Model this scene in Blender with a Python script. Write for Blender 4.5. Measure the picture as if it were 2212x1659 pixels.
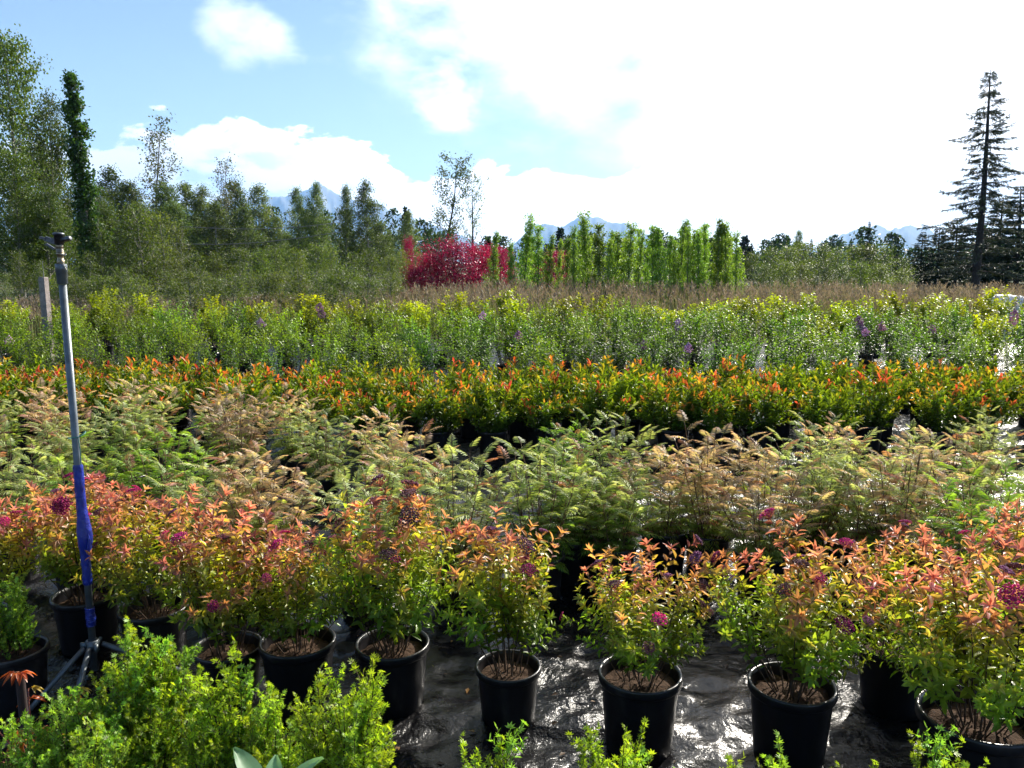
import bpy, math
import numpy as np
from mathutils import Matrix, Vector, Euler

for o in list(bpy.data.objects):
    bpy.data.objects.remove(o, do_unlink=True)
S = bpy.context.scene
COL = S.collection
R = math.radians

# ------------------------------------------------------------------ camera
CAMZ, PITCH = 1.88, R(8.6)
FOC, CX, CY = 1720.0, 1106.0, 829.5           # focal length / centre in units of a 2212-wide view
cam = bpy.data.cameras.new('camera')
cam.sensor_width = 36.0
cam.lens = 36.0 * FOC / 2212.0
cam.clip_start, cam.clip_end = 0.05, 40000
camo = bpy.data.objects.new('camera', cam)
COL.objects.link(camo)
camo.location = (0, 0, CAMZ)
camo.rotation_euler = (R(90) - PITCH, 0, 0)
S.camera = camo

# ------------------------------------------------------------------ light
SUN_AZ, SUN_EL = R(36), R(33)                 # azimuth to the right of the view, elevation
SUN_DIR = Vector((math.sin(SUN_AZ) * math.cos(SUN_EL), math.cos(SUN_AZ) * math.cos(SUN_EL), math.sin(SUN_EL)))
sl = bpy.data.lights.new('sun', 'SUN')
sl.energy, sl.angle, sl.color = 5.0, R(0.5), (1.0, 0.93, 0.82)
so = bpy.data.objects.new('sun', sl)
COL.objects.link(so)
so.rotation_euler = SUN_DIR.to_track_quat('Z', 'Y').to_euler()
so.location = (20, 20, 30)

S.view_settings.view_transform = 'Standard'
S.view_settings.look = 'None'
S.view_settings.gamma = 1.0
S.view_settings.use_curve_mapping = False
S.view_settings.exposure = 1.25

w = bpy.data.worlds.new('World')
S.world = w
w.use_nodes = True
nt = w.node_tree
nt.nodes.clear()


class NB:
    """small helper to write node maths"""
    def __init__(self, nt):
        self.nt = nt

    def new(self, t, **kw):
        n = self.nt.nodes.new(t)
        for k, v in kw.items():
            setattr(n, k, v)
        return n

    def put(self, sock, v):
        if hasattr(v, 'is_output'):
            self.nt.links.new(v, sock)
        else:
            sock.default_value = v

    def m(self, op, a, b=0.0, c=None, clamp=False):
        n = self.new('ShaderNodeMath', operation=op, use_clamp=clamp)
        self.put(n.inputs[0], a)
        self.put(n.inputs[1], b)
        if c is not None:
            self.put(n.inputs[2], c)
        return n.outputs[0]

    def vm(self, op, a, b):
        n = self.new('ShaderNodeVectorMath', operation=op)
        self.put(n.inputs[0], a)
        self.put(n.inputs[1], b)
        return n.outputs['Value'] if op in ('DOT_PRODUCT', 'LENGTH', 'DISTANCE') else n.outputs[0]

    def noise(self, vec, scale, detail=4, rough=0.5, out='Fac', dist=0.0):
        n = self.new('ShaderNodeTexNoise')
        if vec is not None:
            self.put(n.inputs['Vector'], vec)
        n.inputs['Scale'].default_value = scale
        n.inputs['Detail'].default_value = detail
        n.inputs['Roughness'].default_value = rough
        n.inputs['Distortion'].default_value = dist
        return n.outputs[out]

    def mapr(self, v, a, b, c=0.0, d=1.0, smooth=True):
        n = self.new('ShaderNodeMapRange')
        n.interpolation_type = 'SMOOTHSTEP' if smooth else 'LINEAR'
        self.put(n.inputs[0], v)
        for i, x in enumerate((a, b, c, d)):
            self.put(n.inputs[i + 1], x)
        return n.outputs[0]

    def mix(self, f, a, b, blend='MIX'):
        n = self.new('ShaderNodeMix', data_type='RGBA', blend_type=blend)
        self.put(n.inputs['Factor'], f)
        self.put(n.inputs[6], a)
        self.put(n.inputs[7], b)
        return n.outputs[2]


b = NB(nt)
tc = b.new('ShaderNodeTexCoord')
D = tc.outputs['Generated']
sky = b.new('ShaderNodeTexSky', sky_type='NISHITA')
sky.sun_disc = False
sky.sun_elevation, sky.sun_rotation = SUN_EL, SUN_AZ
sky.altitude, sky.air_density, sky.dust_density, sky.ozone_density = 100, 1.0, 0.2, 0.7
bg1 = b.new('ShaderNodeBackground')
nt.links.new(sky.outputs[0], bg1.inputs[0])
bg1.inputs[1].default_value = 0.064
sep = b.new('ShaderNodeSeparateXYZ')
nt.links.new(D, sep.inputs[0])
Z = sep.outputs[2]
stretch = b.new('ShaderNodeMapping')
nt.links.new(D, stretch.inputs[0])
stretch.inputs['Scale'].default_value = (1, 1, 1.9)
DS = stretch.outputs[0]
n_big = b.noise(DS, 2.6, 3, 0.5)
n_mid = b.noise(DS, 11.0, 8, 0.54, dist=0.15)
n_fine = b.noise(DS, 19.0, 5, 0.55)
n_shade = b.noise(b.vm('ADD', DS, (-0.012, 0.0, 0.045)), 11.0, 8, 0.54, dist=0.15)
# cumulus bank standing over the mountains all round the horizon
bank = b.m('ADD', b.m('MULTIPLY', b.m('SUBTRACT', 0.132, Z), 7.5),
           b.m('ADD', b.m('MULTIPLY', b.m('SUBTRACT', n_mid, 0.5), 1.35), b.m('MULTIPLY', b.m('SUBTRACT', n_big, 0.5), 1.3)))
bank = b.mapr(bank, 0.0, 0.07)
# thin bright veil of cloud round the sun
sdot = b.vm('DOT_PRODUCT', D, tuple(SUN_DIR))
veil = b.m('ADD', b.m('SUBTRACT', sdot, 0.84),
           b.m('ADD', b.m('MULTIPLY', b.m('SUBTRACT', n_big, 0.5), 0.30), b.m('MULTIPLY', b.m('SUBTRACT', n_mid, 0.5), 0.30)))
veil = b.mapr(veil, -0.16, 0.12)


def skydir(x, y):
    u, v = (x - CX) / FOC, -(y - CY) / FOC
    d = Vector((u, math.cos(PITCH) + v * math.sin(PITCH), -math.sin(PITCH) + v * math.cos(PITCH)))
    return d.normalized()


def puff(x, y, rad, amp):
    c = skydir(x, y)
    r = 1 - math.cos(R(rad))
    v = b.m('MULTIPLY', b.m('SUBTRACT', b.vm('DOT_PRODUCT', D, tuple(c)), 1 - r), 1 / r)
    v = b.m('ADD', v, b.m('MULTIPLY', b.m('SUBTRACT', n_mid, 0.52), amp))
    return b.mapr(v, 0.0, 1.7)


small = b.m('MULTIPLY', b.m('MAXIMUM', puff(520, 85, 2.6, 4.2), puff(595, 105, 1.9, 4.4)), 0.5)
wisp = b.m('MULTIPLY', puff(975, 195, 3.0, 4.4), 0.7)
scat = b.mapr(b.m('ADD', b.m('MULTIPLY', n_big, 0.75), b.m('MULTIPLY', n_mid, 0.4)), 0.73, 0.86)
cov = b.m('MAXIMUM', b.m('MAXIMUM', bank, veil), b.m('MAXIMUM', b.m('MAXIMUM', small, wisp), scat), clamp=True)
# self shading of the billows: thicker towards the base is greyer
shade = b.mapr(b.m('ADD', b.m('MULTIPLY', b.m('SUBTRACT', n_shade, n_mid), 6.0), b.m('MULTIPLY', b.m('SUBTRACT', 0.115, Z), 9.0)), 0.0, 1.0)
shade = b.m('MULTIPLY', shade, b.mapr(sdot, 0.52, 0.69, 1.0, 0.0))
ccol = b.mix(b.m('MULTIPLY', shade, 0.8), (1.0, 1.0, 1.0, 1), (0.44, 0.55, 0.78, 1))
glow = b.mapr(sdot, 0.46, 0.74, 0.62, 1.2)
bg2 = b.new('ShaderNodeBackground')
nt.links.new(ccol, bg2.inputs[0])
nt.links.new(glow, bg2.inputs[1])
mx = b.new('ShaderNodeMixShader')
nt.links.new(cov, mx.inputs[0])
nt.links.new(bg1.outputs[0], mx.inputs[1])
nt.links.new(bg2.outputs[0], mx.inputs[2])
wo = b.new('ShaderNodeOutputWorld')
nt.links.new(mx.outputs[0], wo.inputs[0])
w.cycles.sampling_method = 'MANUAL'
w.cycles.sample_map_resolution = 512

cy = S.cycles
cy.max_bounces, cy.diffuse_bounces, cy.glossy_bounces = 6, 3, 1
cy.transmission_bounces, cy.volume_bounces, cy.transparent_max_bounces = 4, 1, 8
cy.caustics_reflective = cy.caustics_refractive = False
cy.sample_clamp_indirect = 4.0
cy.use_denoising = True
cy.use_light_tree = False
cy.use_adaptive_sampling = True
cy.adaptive_threshold = 0.02


# ------------------------------------------------------------------ pixel helpers
def ray(x, y):
    u, v = (x - CX) / FOC, -(y - CY) / FOC
    return np.array([u, math.cos(PITCH) + v * math.sin(PITCH), -math.sin(PITCH) + v * math.cos(PITCH)])


def on_plane(x, y, z):
    d = ray(x, y)
    t = (z - CAMZ) / d[2]
    return np.array([d[0] * t, d[1] * t, z])


def at_dist(x, y, dist):
    d = ray(x, y)
    t = dist / d[1]
    return np.array([d[0] * t, dist, CAMZ + d[2] * t])


# ------------------------------------------------------------------ geometry helpers
def unit(a):
    return a / np.maximum(np.linalg.norm(a, axis=-1, keepdims=True), 1e-9)


def frames(Dv, N):
    Dv = unit(np.asarray(Dv, float))
    N = np.asarray(N, float) + np.array([1e-4, 2e-4, 1.3e-4])
    X = unit(np.cross(Dv, N))
    Zv = np.cross(X, Dv)
    return np.stack([X, Dv, Zv], axis=2)


class Geo:
    def __init__(self):
        self.V, self.F, self.C, self.M = [], [], [], []
        self.n = 0

    def add(self, V, F, C, mat=0):
        V = np.asarray(V, float).reshape(-1, 3)
        C = np.asarray(C, float)
        if C.ndim == 1:
            C = np.repeat(C[None], len(V), 0)
        for f in (F if isinstance(F, (list, tuple)) and len(F) and isinstance(F[0], np.ndarray) and F[0].ndim == 2 else [np.asarray(F)]):
            if len(f):
                self.F.append(f + self.n)
                self.M.append(np.full(len(f), mat))
        self.V.append(V)
        self.C.append(C)
        self.n += len(V)

    def inst(self, tmpl, Rm, T, Sc, C, mat=0):
        """tmpl=(verts, [face arrays]); one copy per row of T"""
        tv, tf = tmpl
        n = len(T)
        if n == 0:
            return
        Sc = np.asarray(Sc, float)
        if Sc.ndim == 0:
            Sc = np.full(n, Sc)
        if Sc.ndim == 1:
            Sc = np.repeat(Sc[:, None], 3, 1)
        v = tv[None] * Sc[:, None, :]
        v = np.einsum('nij,nkj->nki', Rm, v) + np.asarray(T)[:, None, :]
        k = len(tv)
        off = (np.arange(n) * k)[:, None, None]
        fs = [(f[None] + off).reshape(-1, f.shape[1]) for f in tf]
        C = np.asarray(C, float)
        if C.ndim == 2:
            C = np.repeat(C[:, None, :], k, 1)
        self.add(v.reshape(-1, 3), fs, C.reshape(-1, 3), mat)

    def tube(self, P, rad, sides=5, C=(0.1, 0.07, 0.05), mat=0, cap=False):
        P = np.asarray(P, float)
        n = len(P)
        rad = np.broadcast_to(np.asarray(rad, float), (n,))
        T = unit(np.gradient(P, axis=0))
        ref = np.array([0.31, 0.95, 0.05]) if abs(T[:, 2]).mean() > 0.5 else np.array([0.05, 0.1, 1.0])
        X = unit(np.cross(T, ref))
        Y = np.cross(T, X)
        a = np.arange(sides) / sides * 2 * np.pi
        ring = P[:, None] + rad[:, None, None] * (np.cos(a)[None, :, None] * X[:, None] + np.sin(a)[None, :, None] * Y[:, None])
        i = np.arange(n - 1)[:, None] * sides
        j = np.arange(sides)[None]
        j2 = (j + 1) % sides
        f = np.stack([i + j, i + j2, i + sides + j2, i + sides + j], -1).reshape(-1, 4)
        V = ring.reshape(-1, 3)
        Fs = [f]
        if cap:
            V = np.vstack([V, P[0], P[-1]])
            b0, b1 = n * sides, n * sides + 1
            jj = np.arange(sides)
            j2 = (jj + 1) % sides
            Fs.append(np.stack([np.full(sides, b0), j2, jj], -1))
            o = (n - 1) * sides
            Fs.append(np.stack([np.full(sides, b1), o + jj, o + j2], -1))
        self.add(V, Fs, np.asarray(C, float), mat)

    def lathe(self, prof, sides=32, C=(0.5, 0.5, 0.5), mat=0, origin=(0, 0, 0)):
        prof = np.asarray(prof, float)
        a = np.arange(sides) / sides * 2 * np.pi
        V = np.stack([prof[:, 0:1] * np.cos(a), prof[:, 0:1] * np.sin(a), np.repeat(prof[:, 1:2], sides, 1)], -1).reshape(-1, 3)
        n = len(prof)
        i = np.arange(n - 1)[:, None] * sides
        j = np.arange(sides)[None]
        j2 = (j + 1) % sides
        f = np.stack([i + j, i + j2, i + sides + j2, i + sides + j], -1).reshape(-1, 4)
        self.add(V + np.asarray(origin), [f], np.asarray(C, float), mat)

    def box(self, c, s, C=(0.5, 0.5, 0.5), mat=0, rot=None):
        x = np.array([[i, j, k] for i in (-1, 1) for j in (-1, 1) for k in (-1, 1)], float) * np.asarray(s) / 2
        if rot is not None:
            x = x @ np.asarray(rot).T
        f = np.array([[0, 1, 3, 2], [4, 6, 7, 5], [0, 4, 5, 1], [2, 3, 7, 6], [0, 2, 6, 4], [1, 5, 7, 3]])
        self.add(x + np.asarray(c), [f], np.asarray(C, float), mat)

    def merged(self):
        return np.concatenate(self.V), self.F, np.concatenate(self.C)

    def mesh(self, name, mats, smooth=True):
        V = np.concatenate(self.V)
        C = np.concatenate(self.C)
        me = bpy.data.meshes.new(name)
        me.vertices.add(len(V))
        me.vertices.foreach_set('co', V.astype(np.float32).ravel())
        tot = np.concatenate([np.full(len(f), f.shape[1]) for f in self.F])
        idx = np.concatenate([f.ravel() for f in self.F]).astype(np.int32)
        st = np.concatenate([[0], np.cumsum(tot)[:-1]])
        me.loops.add(len(idx))
        me.loops.foreach_set('vertex_index', idx)
        me.polygons.add(len(tot))
        me.polygons.foreach_set('loop_start', st.astype(np.int32))
        me.polygons.foreach_set('loop_total', tot.astype(np.int32))
        me.polygons.foreach_set('material_index', np.concatenate(self.M).astype(np.int32))
        me.polygons.foreach_set('use_smooth', np.full(len(tot), smooth))
        at = me.color_attributes.new('Col', 'FLOAT_COLOR', 'POINT')
        at.data.foreach_set('color', np.concatenate([np.clip(C, 0, 1), np.ones((len(C), 1))], 1).astype(np.float32).ravel())
        for m in (mats if isinstance(mats, (list, tuple)) else [mats]):
            me.materials.append(m)
        me.update(calc_edges=True)
        me.validate()
        return me


def thing(name, label, cat, loc=(0, 0, 0), rz=0.0, sc=1.0, group=None):
    o = bpy.data.objects.new(name, None)
    COL.objects.link(o)
    o.empty_display_size = 0.1
    o.location = loc
    o.rotation_euler = (0, 0, rz)
    o.scale = (sc, sc, sc) if np.isscalar(sc) else sc
    o['label'], o['category'] = label, cat
    if group:
        o['group'] = group
    return o


def part(name, me, parent=None, mat=None, kind=None):
    o = bpy.data.objects.new(name, me)
    COL.objects.link(o)
    if parent is not None:
        o.parent = parent
    if mat is not None:
        o.matrix_local = mat
    if kind:
        o['kind'] = kind
    return o


def struct(name, me, loc=(0, 0, 0)):
    o = part(name, me, kind='structure')
    o.location = loc
    return o


# value noise for shaping meshes
def vnoise(x, y, seed=0):
    rg = np.random.default_rng(seed)
    tab = rg.random((256, 256))
    xi, yi = np.floor(x).astype(int), np.floor(y).astype(int)
    fx, fy = x - xi, y - yi
    fx, fy = fx * fx * (3 - 2 * fx), fy * fy * (3 - 2 * fy)
    g = lambda a, c: tab[a % 256, c % 256]
    return (g(xi, yi) * (1 - fx) + g(xi + 1, yi) * fx) * (1 - fy) + (g(xi, yi + 1) * (1 - fx) + g(xi + 1, yi + 1) * fx) * fy


def fbm(x, y, seed=0, octv=4):
    s, a, t = 0, 0.5, 0
    for i in range(octv):
        s = s + a * vnoise(x * 2 ** i, y * 2 ** i, seed + i)
        t += a
        a *= 0.5
    return s / t


# ------------------------------------------------------------------ materials
def material(name):
    m = bpy.data.materials.new(name)
    m.use_nodes = True
    m.node_tree.nodes.clear()
    return m, NB(m.node_tree)


def finish(m, nb, shader, vol=None):
    o = nb.new('ShaderNodeOutputMaterial')
    if shader is not None:
        nb.nt.links.new(shader, o.inputs[0])
    if vol is not None:
        nb.nt.links.new(vol, o.inputs[1])
    return m


def principled(nb, col, rough=0.5, spec=0.5, metal=0.0, normal=None):
    p = nb.new('ShaderNodeBsdfPrincipled')
    nb.put(p.inputs['Base Color'], col)
    nb.put(p.inputs['Roughness'], rough)
    nb.put(p.inputs['Specular IOR Level'], spec)
    nb.put(p.inputs['Metallic'], metal)
    if normal is not None:
        nb.nt.links.new(normal, p.inputs['Normal'])
    return p.outputs[0]


def leaf_mat(name, trans=0.45, rough=0.42, spec=0.45, warm=(1.25, 1.2, 0.55), vary=0.35, gain=1.0):
    m, nb = material(name)
    a = nb.new('ShaderNodeAttribute', attribute_name='Col')
    oi = nb.new('ShaderNodeObjectInfo')
    v = nb.mapr(oi.outputs['Random'], 0, 1, gain * (1 - vary), gain * (1 + vary), False)
    h = nb.new('ShaderNodeHueSaturation')
    nb.put(h.inputs['Hue'], nb.mapr(nb.m('FRACT', nb.m('MULTIPLY', oi.outputs['Random'], 7.13)), 0, 1, 0.488, 0.512, False))
    h.inputs['Saturation'].default_value = 1.05
    nb.put(h.inputs['Value'], v)
    nb.put(h.inputs['Color'], a.outputs['Color'])
    col = h.outputs[0]
    p = principled(nb, col, rough, spec)
    t = nb.new('ShaderNodeBsdfTranslucent')
    nb.put(t.inputs[0], nb.mix(1.0, col, (*warm, 1), 'MULTIPLY'))
    mx = nb.new('ShaderNodeMixShader')
    mx.inputs[0].default_value = trans
    nb.nt.links.new(p, mx.inputs[1])
    nb.nt.links.new(t.outputs[0], mx.inputs[2])
    return finish(m, nb, mx.outputs[0])


def plain_mat(name, rough=0.6, spec=0.4, metal=0.0, bump=0.0, bscale=60, attr=True, col=(0.5, 0.5, 0.5), mott=0.25, mscale=12):
    m, nb = material(name)
    if attr:
        c = nb.new('ShaderNodeAttribute', attribute_name='Col').outputs['Color']
    else:
        c = (*col, 1)
    tcn = nb.new('ShaderNodeTexCoord').outputs['Object']
    n = nb.noise(tcn, mscale, 5, 0.6)
    f = nb.mapr(n, 0.3, 0.7, 1 - mott, 1 + mott, False)
    cc = nb.new('ShaderNodeCombineColor')
    for i in range(3):
        nb.put(cc.inputs[i], f)
    c = nb.mix(1.0, c, cc.outputs[0], 'MULTIPLY')
    nrm = None
    if bump:
        bn = nb.new('ShaderNodeBump')
        bn.inputs['Strength'].default_value = bump
        bn.inputs['Distance'].default_value = 0.01
        nb.put(bn.inputs['Height'], nb.noise(tcn, bscale, 4, 0.6))
        nrm = bn.outputs[0]
    return finish(m, nb, principled(nb, c, rough, spec, metal, nrm))


M_LEAF = leaf_mat('spirea_leaf', 0.58, 0.38, 0.5, (1.2, 1.15, 0.6))
M_FROND = leaf_mat('feather_leaf', 0.5, 0.48, 0.4, (1.2, 1.15, 0.6))
M_RED = leaf_mat('red_tip_leaf', 0.5, 0.45, 0.4, (1.25, 1.15, 0.5))
M_GREEN = leaf_mat('glossy_green_leaf', 0.48, 0.5, 0.4, (1.3, 1.25, 0.45))
M_POT = leaf_mat('tuft_leaf', 0.5, 0.42, 0.45, (1.2, 1.2, 0.5), gain=1.12)
M_TREE = leaf_mat('tree_leaf', 0.45, 0.48, 0.4, (1.25, 1.25, 0.5), 0.32)
M_NEEDLE = leaf_mat('needle', 0.15, 0.55, 0.3, (1.1, 1.1, 0.7), 0.2)
M_CRIM = leaf_mat('crimson_leaf', 0.5, 0.35, 0.6, (1.4, 0.7, 0.9), 0.25)
M_GRASS = leaf_mat('grass_blade', 0.4, 0.5, 0.4, (1.15, 1.1, 0.7), 0.0)
M_BARK = plain_mat('bark', 0.85, 0.2, bump=0.4, bscale=40)
M_FLOWER = leaf_mat('floret', 0.4, 0.7, 0.2, (1.15, 0.9, 0.95), 0.35)
M_STEM = plain_mat('stem', 0.7, 0.3)
M_SOIL = plain_mat('potting_soil', 0.95, 0.1, bump=0.8, bscale=90, attr=False, col=(0.055, 0.034, 0.022), mott=0.5, mscale=60)
M_PLASTIC = plain_mat('black_pot_plastic', 0.36, 0.5, attr=False, col=(0.012, 0.012, 0.014), mott=0.4, mscale=9, bump=0.05, bscale=30)


def pot_mat():
    m, nb = material('black_pot_plastic')
    geo = nb.new('ShaderNodeTexCoord').outputs['Object']
    oi = nb.new('ShaderNodeObjectInfo').outputs['Location']
    v = nb.vm('ADD', geo, oi)
    st = nb.new('ShaderNodeMapping')
    nb.put(st.inputs[0], v)
    st.inputs['Scale'].default_value = (1, 1, 0.3)
    d = nb.m('MULTIPLY', nb.mapr(nb.noise(st.outputs[0], 14, 6, 0.65), 0.48, 0.78), nb.mapr(nb.noise(v, 3, 3, 0.5), 0.35, 0.7))
    sc = nb.mapr(nb.noise(v, 60, 3, 0.6), 0.66, 0.72, 0, 0.35)
    col = nb.mix(nb.m('MAXIMUM', d, sc), (0.009, 0.009, 0.011, 1), (0.055, 0.048, 0.042, 1))
    rough = nb.mapr(d, 0, 1, 0.33, 0.7, False)
    bn = nb.new('ShaderNodeBump')
    bn.inputs['Strength'].default_value = 0.12
    bn.inputs['Distance'].default_value = 0.01
    nb.put(bn.inputs['Height'], nb.noise(v, 25, 4, 0.6))
    return finish(m, nb, principled(nb, col, rough, 0.5, 0.0, bn.outputs[0]))


M_PLASTIC = pot_mat()
M_PIPE = plain_mat('galvanised_pipe', 0.42, 0.5, 0.35, attr=False, col=(0.12, 0.14, 0.155), mott=0.25, mscale=25)
M_METAL = plain_mat('dull_brass', 0.45, 0.5, 0.8, attr=True, mott=0.35, mscale=60)
M_TAPE = plain_mat('blue_tape', 0.28, 0.6, attr=False, col=(0.012, 0.028, 0.27), mott=0.3, mscale=30, bump=0.5, bscale=70)
M_WOOD = plain_mat('weathered_wood', 0.85, 0.2, attr=False, col=(0.27, 0.23, 0.21), bump=0.6, bscale=25, mott=0.35)
M_WHITE = plain_mat('white_sheet', 0.45, 0.5, attr=False, col=(0.8, 0.8, 0.8), mott=0.06)
M_TEAL = plain_mat('teal_plastic', 0.4, 0.5, attr=False, col=(0.01, 0.25, 0.26), mott=0.1)
M_WIRE = plain_mat('cable', 0.5, 0.5, attr=False, col=(0.16, 0.16, 0.17), mott=0.1)
M_GREENWIRE = plain_mat('green_wire', 0.4, 0.5, attr=False, col=(0.02, 0.16, 0.12), mott=0.1)
M_ROCK = plain_mat('mountain', 0.9, 0.2, attr=True, mott=0.3, mscale=0.004)


def cloth_mat():
    m, nb = material('ground_cloth')
    tcn = nb.new('ShaderNodeTexCoord').outputs['Object']
    dust = nb.mapr(nb.noise(tcn, 1.7, 6, 0.65), 0.42, 0.75)
    fine = nb.noise(tcn, 30, 4, 0.7)
    col = nb.mix(nb.m('MULTIPLY', dust, fine), (0.004, 0.004, 0.005, 1), (0.016, 0.0145, 0.0135, 1))
    rough = nb.mapr(nb.m('ADD', nb.m('MULTIPLY', dust, 0.5), nb.m('MULTIPLY', fine, 0.5)), 0.2, 0.8, 0.24, 0.36)
    wv = nb.new('ShaderNodeTexWave', wave_type='BANDS', bands_direction='X')
    nb.put(wv.inputs['Vector'], tcn)
    wv.inputs['Scale'].default_value = 120
    vo = nb.new('ShaderNodeTexVoronoi', feature='SMOOTH_F1')
    nb.put(vo.inputs['Vector'], nb.vm('ADD', tcn, nb.vm('MULTIPLY', nb.noise(tcn, 5, 3, 0.5, 'Color'), (0.16, 0.16, 0.16))))
    vo.inputs['Scale'].default_value = 5.5
    vo.inputs['Smoothness'].default_value = 0.25
    h = nb.m('ADD', nb.m('ADD', nb.m('MULTIPLY', nb.noise(tcn, 9, 5.0, 0.55, dist=0.15), 0.70), nb.m('MULTIPLY', vo.outputs['Distance'], 0.30)), nb.m('MULTIPLY', wv.outputs['Fac'], 0.004))
    bn = nb.new('ShaderNodeBump')
    bn.inputs['Strength'].default_value = 1.0
    bn.inputs['Distance'].default_value = 0.056
    nb.put(bn.inputs['Height'], nb.m('MULTIPLY', h, nb.mapr(nb.noise(tcn, 0.9, 3, 0.5), 0.36, 0.62, 0.22, 1.0)))
    return finish(m, nb, principled(nb, col, rough, 0.25, 0.0, bn.outputs[0]))


def ground_mat():
    m, nb = material('meadow')
    tcn = nb.new('ShaderNodeTexCoord').outputs['Object']
    a = nb.noise(tcn, 0.08, 6, 0.6)
    f = nb.noise(tcn, 2.5, 6, 0.7)
    c = nb.mix(nb.mapr(a, 0.35, 0.65), (0.05, 0.075, 0.025, 1), (0.11, 0.085, 0.05, 1))
    c = nb.mix(nb.mapr(f, 0.3, 0.7, 0, 0.6), c, (0.035, 0.04, 0.02, 1))
    return finish(m, nb, principled(nb, c, 0.95, 0.1))


M_CLOTH, M_GROUND = cloth_mat(), ground_mat()

# ------------------------------------------------------------------ ground, cloth, mountains
g = Geo()
L = 11600
g.add([[-L, -L, 0], [L, -L, 0], [L, L, 0], [-L, L, 0]], [np.array([[0, 1, 2, 3]])], (0.1, 0.1, 0.05))
struct('ground', g.mesh('ground', M_GROUND), (0, 0, -0.03))

xs = np.unique(np.concatenate([np.linspace(-16, -3.4, 40), np.arange(-3.4, 3.4, 0.032), np.linspace(3.4, 16, 40)]))
ys = np.unique(np.concatenate([np.linspace(-2, 1.2, 12), np.arange(1.2, 6.2, 0.032), np.linspace(6.2, 18.6, 60)]))
Xg, Yg = np.meshgrid(xs, ys)
rid = 1 - np.abs(2 * fbm(Xg * 1.1 + 3, Yg * 2.1 + 0.5 * Xg, 3, 3) - 1)
rid2 = 1 - np.abs(2 * fbm(Xg * 3.1 - 0.8 * Yg, Yg * 4.2 + 7, 9, 3) - 1)
rid3 = 1 - np.abs(2 * fbm(Xg * 7.3 + 0.9 * Yg + 5, Yg * 8.4 - 0.6 * Xg, 23, 3) - 1)
Zg = 0.004 + 0.016 * np.clip(rid3 - 0.58, 0, 1) * 2 + 0.040 * np.clip(rid - 0.62, 0, 1) ** 1.4 * 2.2 + 0.026 * np.clip(rid2 - 0.6, 0, 1) * 2 + 0.006 * fbm(Xg * 9, Yg * 9, 14, 2)
nx, ny = len(xs), len(ys)
ii = (np.arange(ny - 1)[:, None] * nx + np.arange(nx - 1)[None]).ravel()
g = Geo()
g.add(np.stack([Xg, Yg, Zg], -1).reshape(-1, 3), [np.stack([ii, ii + 1, ii + nx + 1, ii + nx], -1)], (0, 0, 0))
struct('ground_cloth', g.mesh('ground_cloth', M_CLOTH))


def mountains():
    # control points: view x of the ridge and its view y, out to both sides of the picture
    pts = [(-60, 2.5), (-45, 4.2), (-36, 3.2), (-28, 4.4), (-22, 3.6), (-17, 4.5), (-15.5, 4.6), (-14.2, 4.9), (-13.3, 5.55), (-12.6, 5.0), (-11, 4.4),
           (-9, 4.05), (-7, 3.2), (-4.5, 2.3), (-2, 1.35), (-1, 0.9), (0, 1.3), (1.5, 2.8), (2.4, 2.8), (3.4, 2.6), (4.2, 3.1), (5.2, 3.35), (6.2, 3.2), (8, 2.7),
           (9.6, 2.15), (10.6, 1.3), (12, 0.8), (17, 0.7), (20.5, 0.9), (22.2, 2.0), (23.2, 2.4), (24.2, 2.5), (25, 2.2), (26, 2.5), (27, 2.3),
           (28.4, 1.5), (31, 1.0), (38, 1.8), (46, 3.4), (60, 2.2)]
    pa, pe = np.array(pts).T
    az = np.linspace(-60, 60, 1100)
    rr = np.linspace(0, 1, 46)
    A, T = np.meshgrid(az, rr)
    H = np.interp(az, pa, pe)
    H = H + (fbm(az * 1.4, az * 0, 5, 4) - 0.5) * 0.40 + (fbm(az * 6, az * 0 + 2, 8, 3) - 0.5) * 0.16
    H = np.clip(H, 0.25, 9)
    dist = 6200 + 5200 * T
    ridge = 9000.0
    h = np.tan(np.radians(H)) * ridge
    prof = np.where(T < 0.54, np.clip(T / 0.54, 0, 1) ** 1.25, np.clip(1 - (T - 0.54) / 0.46, 0, 1))
    spur = fbm(A * 1.2, T * 5, 21, 4) - 0.5
    Zm = h[None] * np.clip(prof + spur * 0.5 * np.sin(np.pi * np.clip(prof, 0, 1)) , 0, 1) - 6
    X = np.sin(np.radians(A)) * dist
    Y = np.cos(np.radians(A)) * dist
    rock = np.clip((Zm / 700), 0, 1)[..., None]
    Cc = (1 - rock) * np.array([0.03, 0.055, 0.03]) + rock * np.array([0.13, 0.13, 0.13])
    snow = ((fbm(A * 3, T * 9, 31, 3) > 0.62) & (Zm > 560))[..., None]
    Cc = np.where(snow, 0.22, Cc)
    n, k = len(rr), len(az)
    ii = (np.arange(n - 1)[:, None] * k + np.arange(k - 1)[None]).ravel()
    g = Geo()
    g.add(np.stack([X, Y, Zm], -1).reshape(-1, 3), [np.stack([ii, ii + 1, ii + k + 1, ii + k], -1)], Cc.reshape(-1, 3))
    struct('mountain_range', g.mesh('mountain_range', M_ROCK))


mountains()

# ------------------------------------------------------------------ leaf shapes


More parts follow.
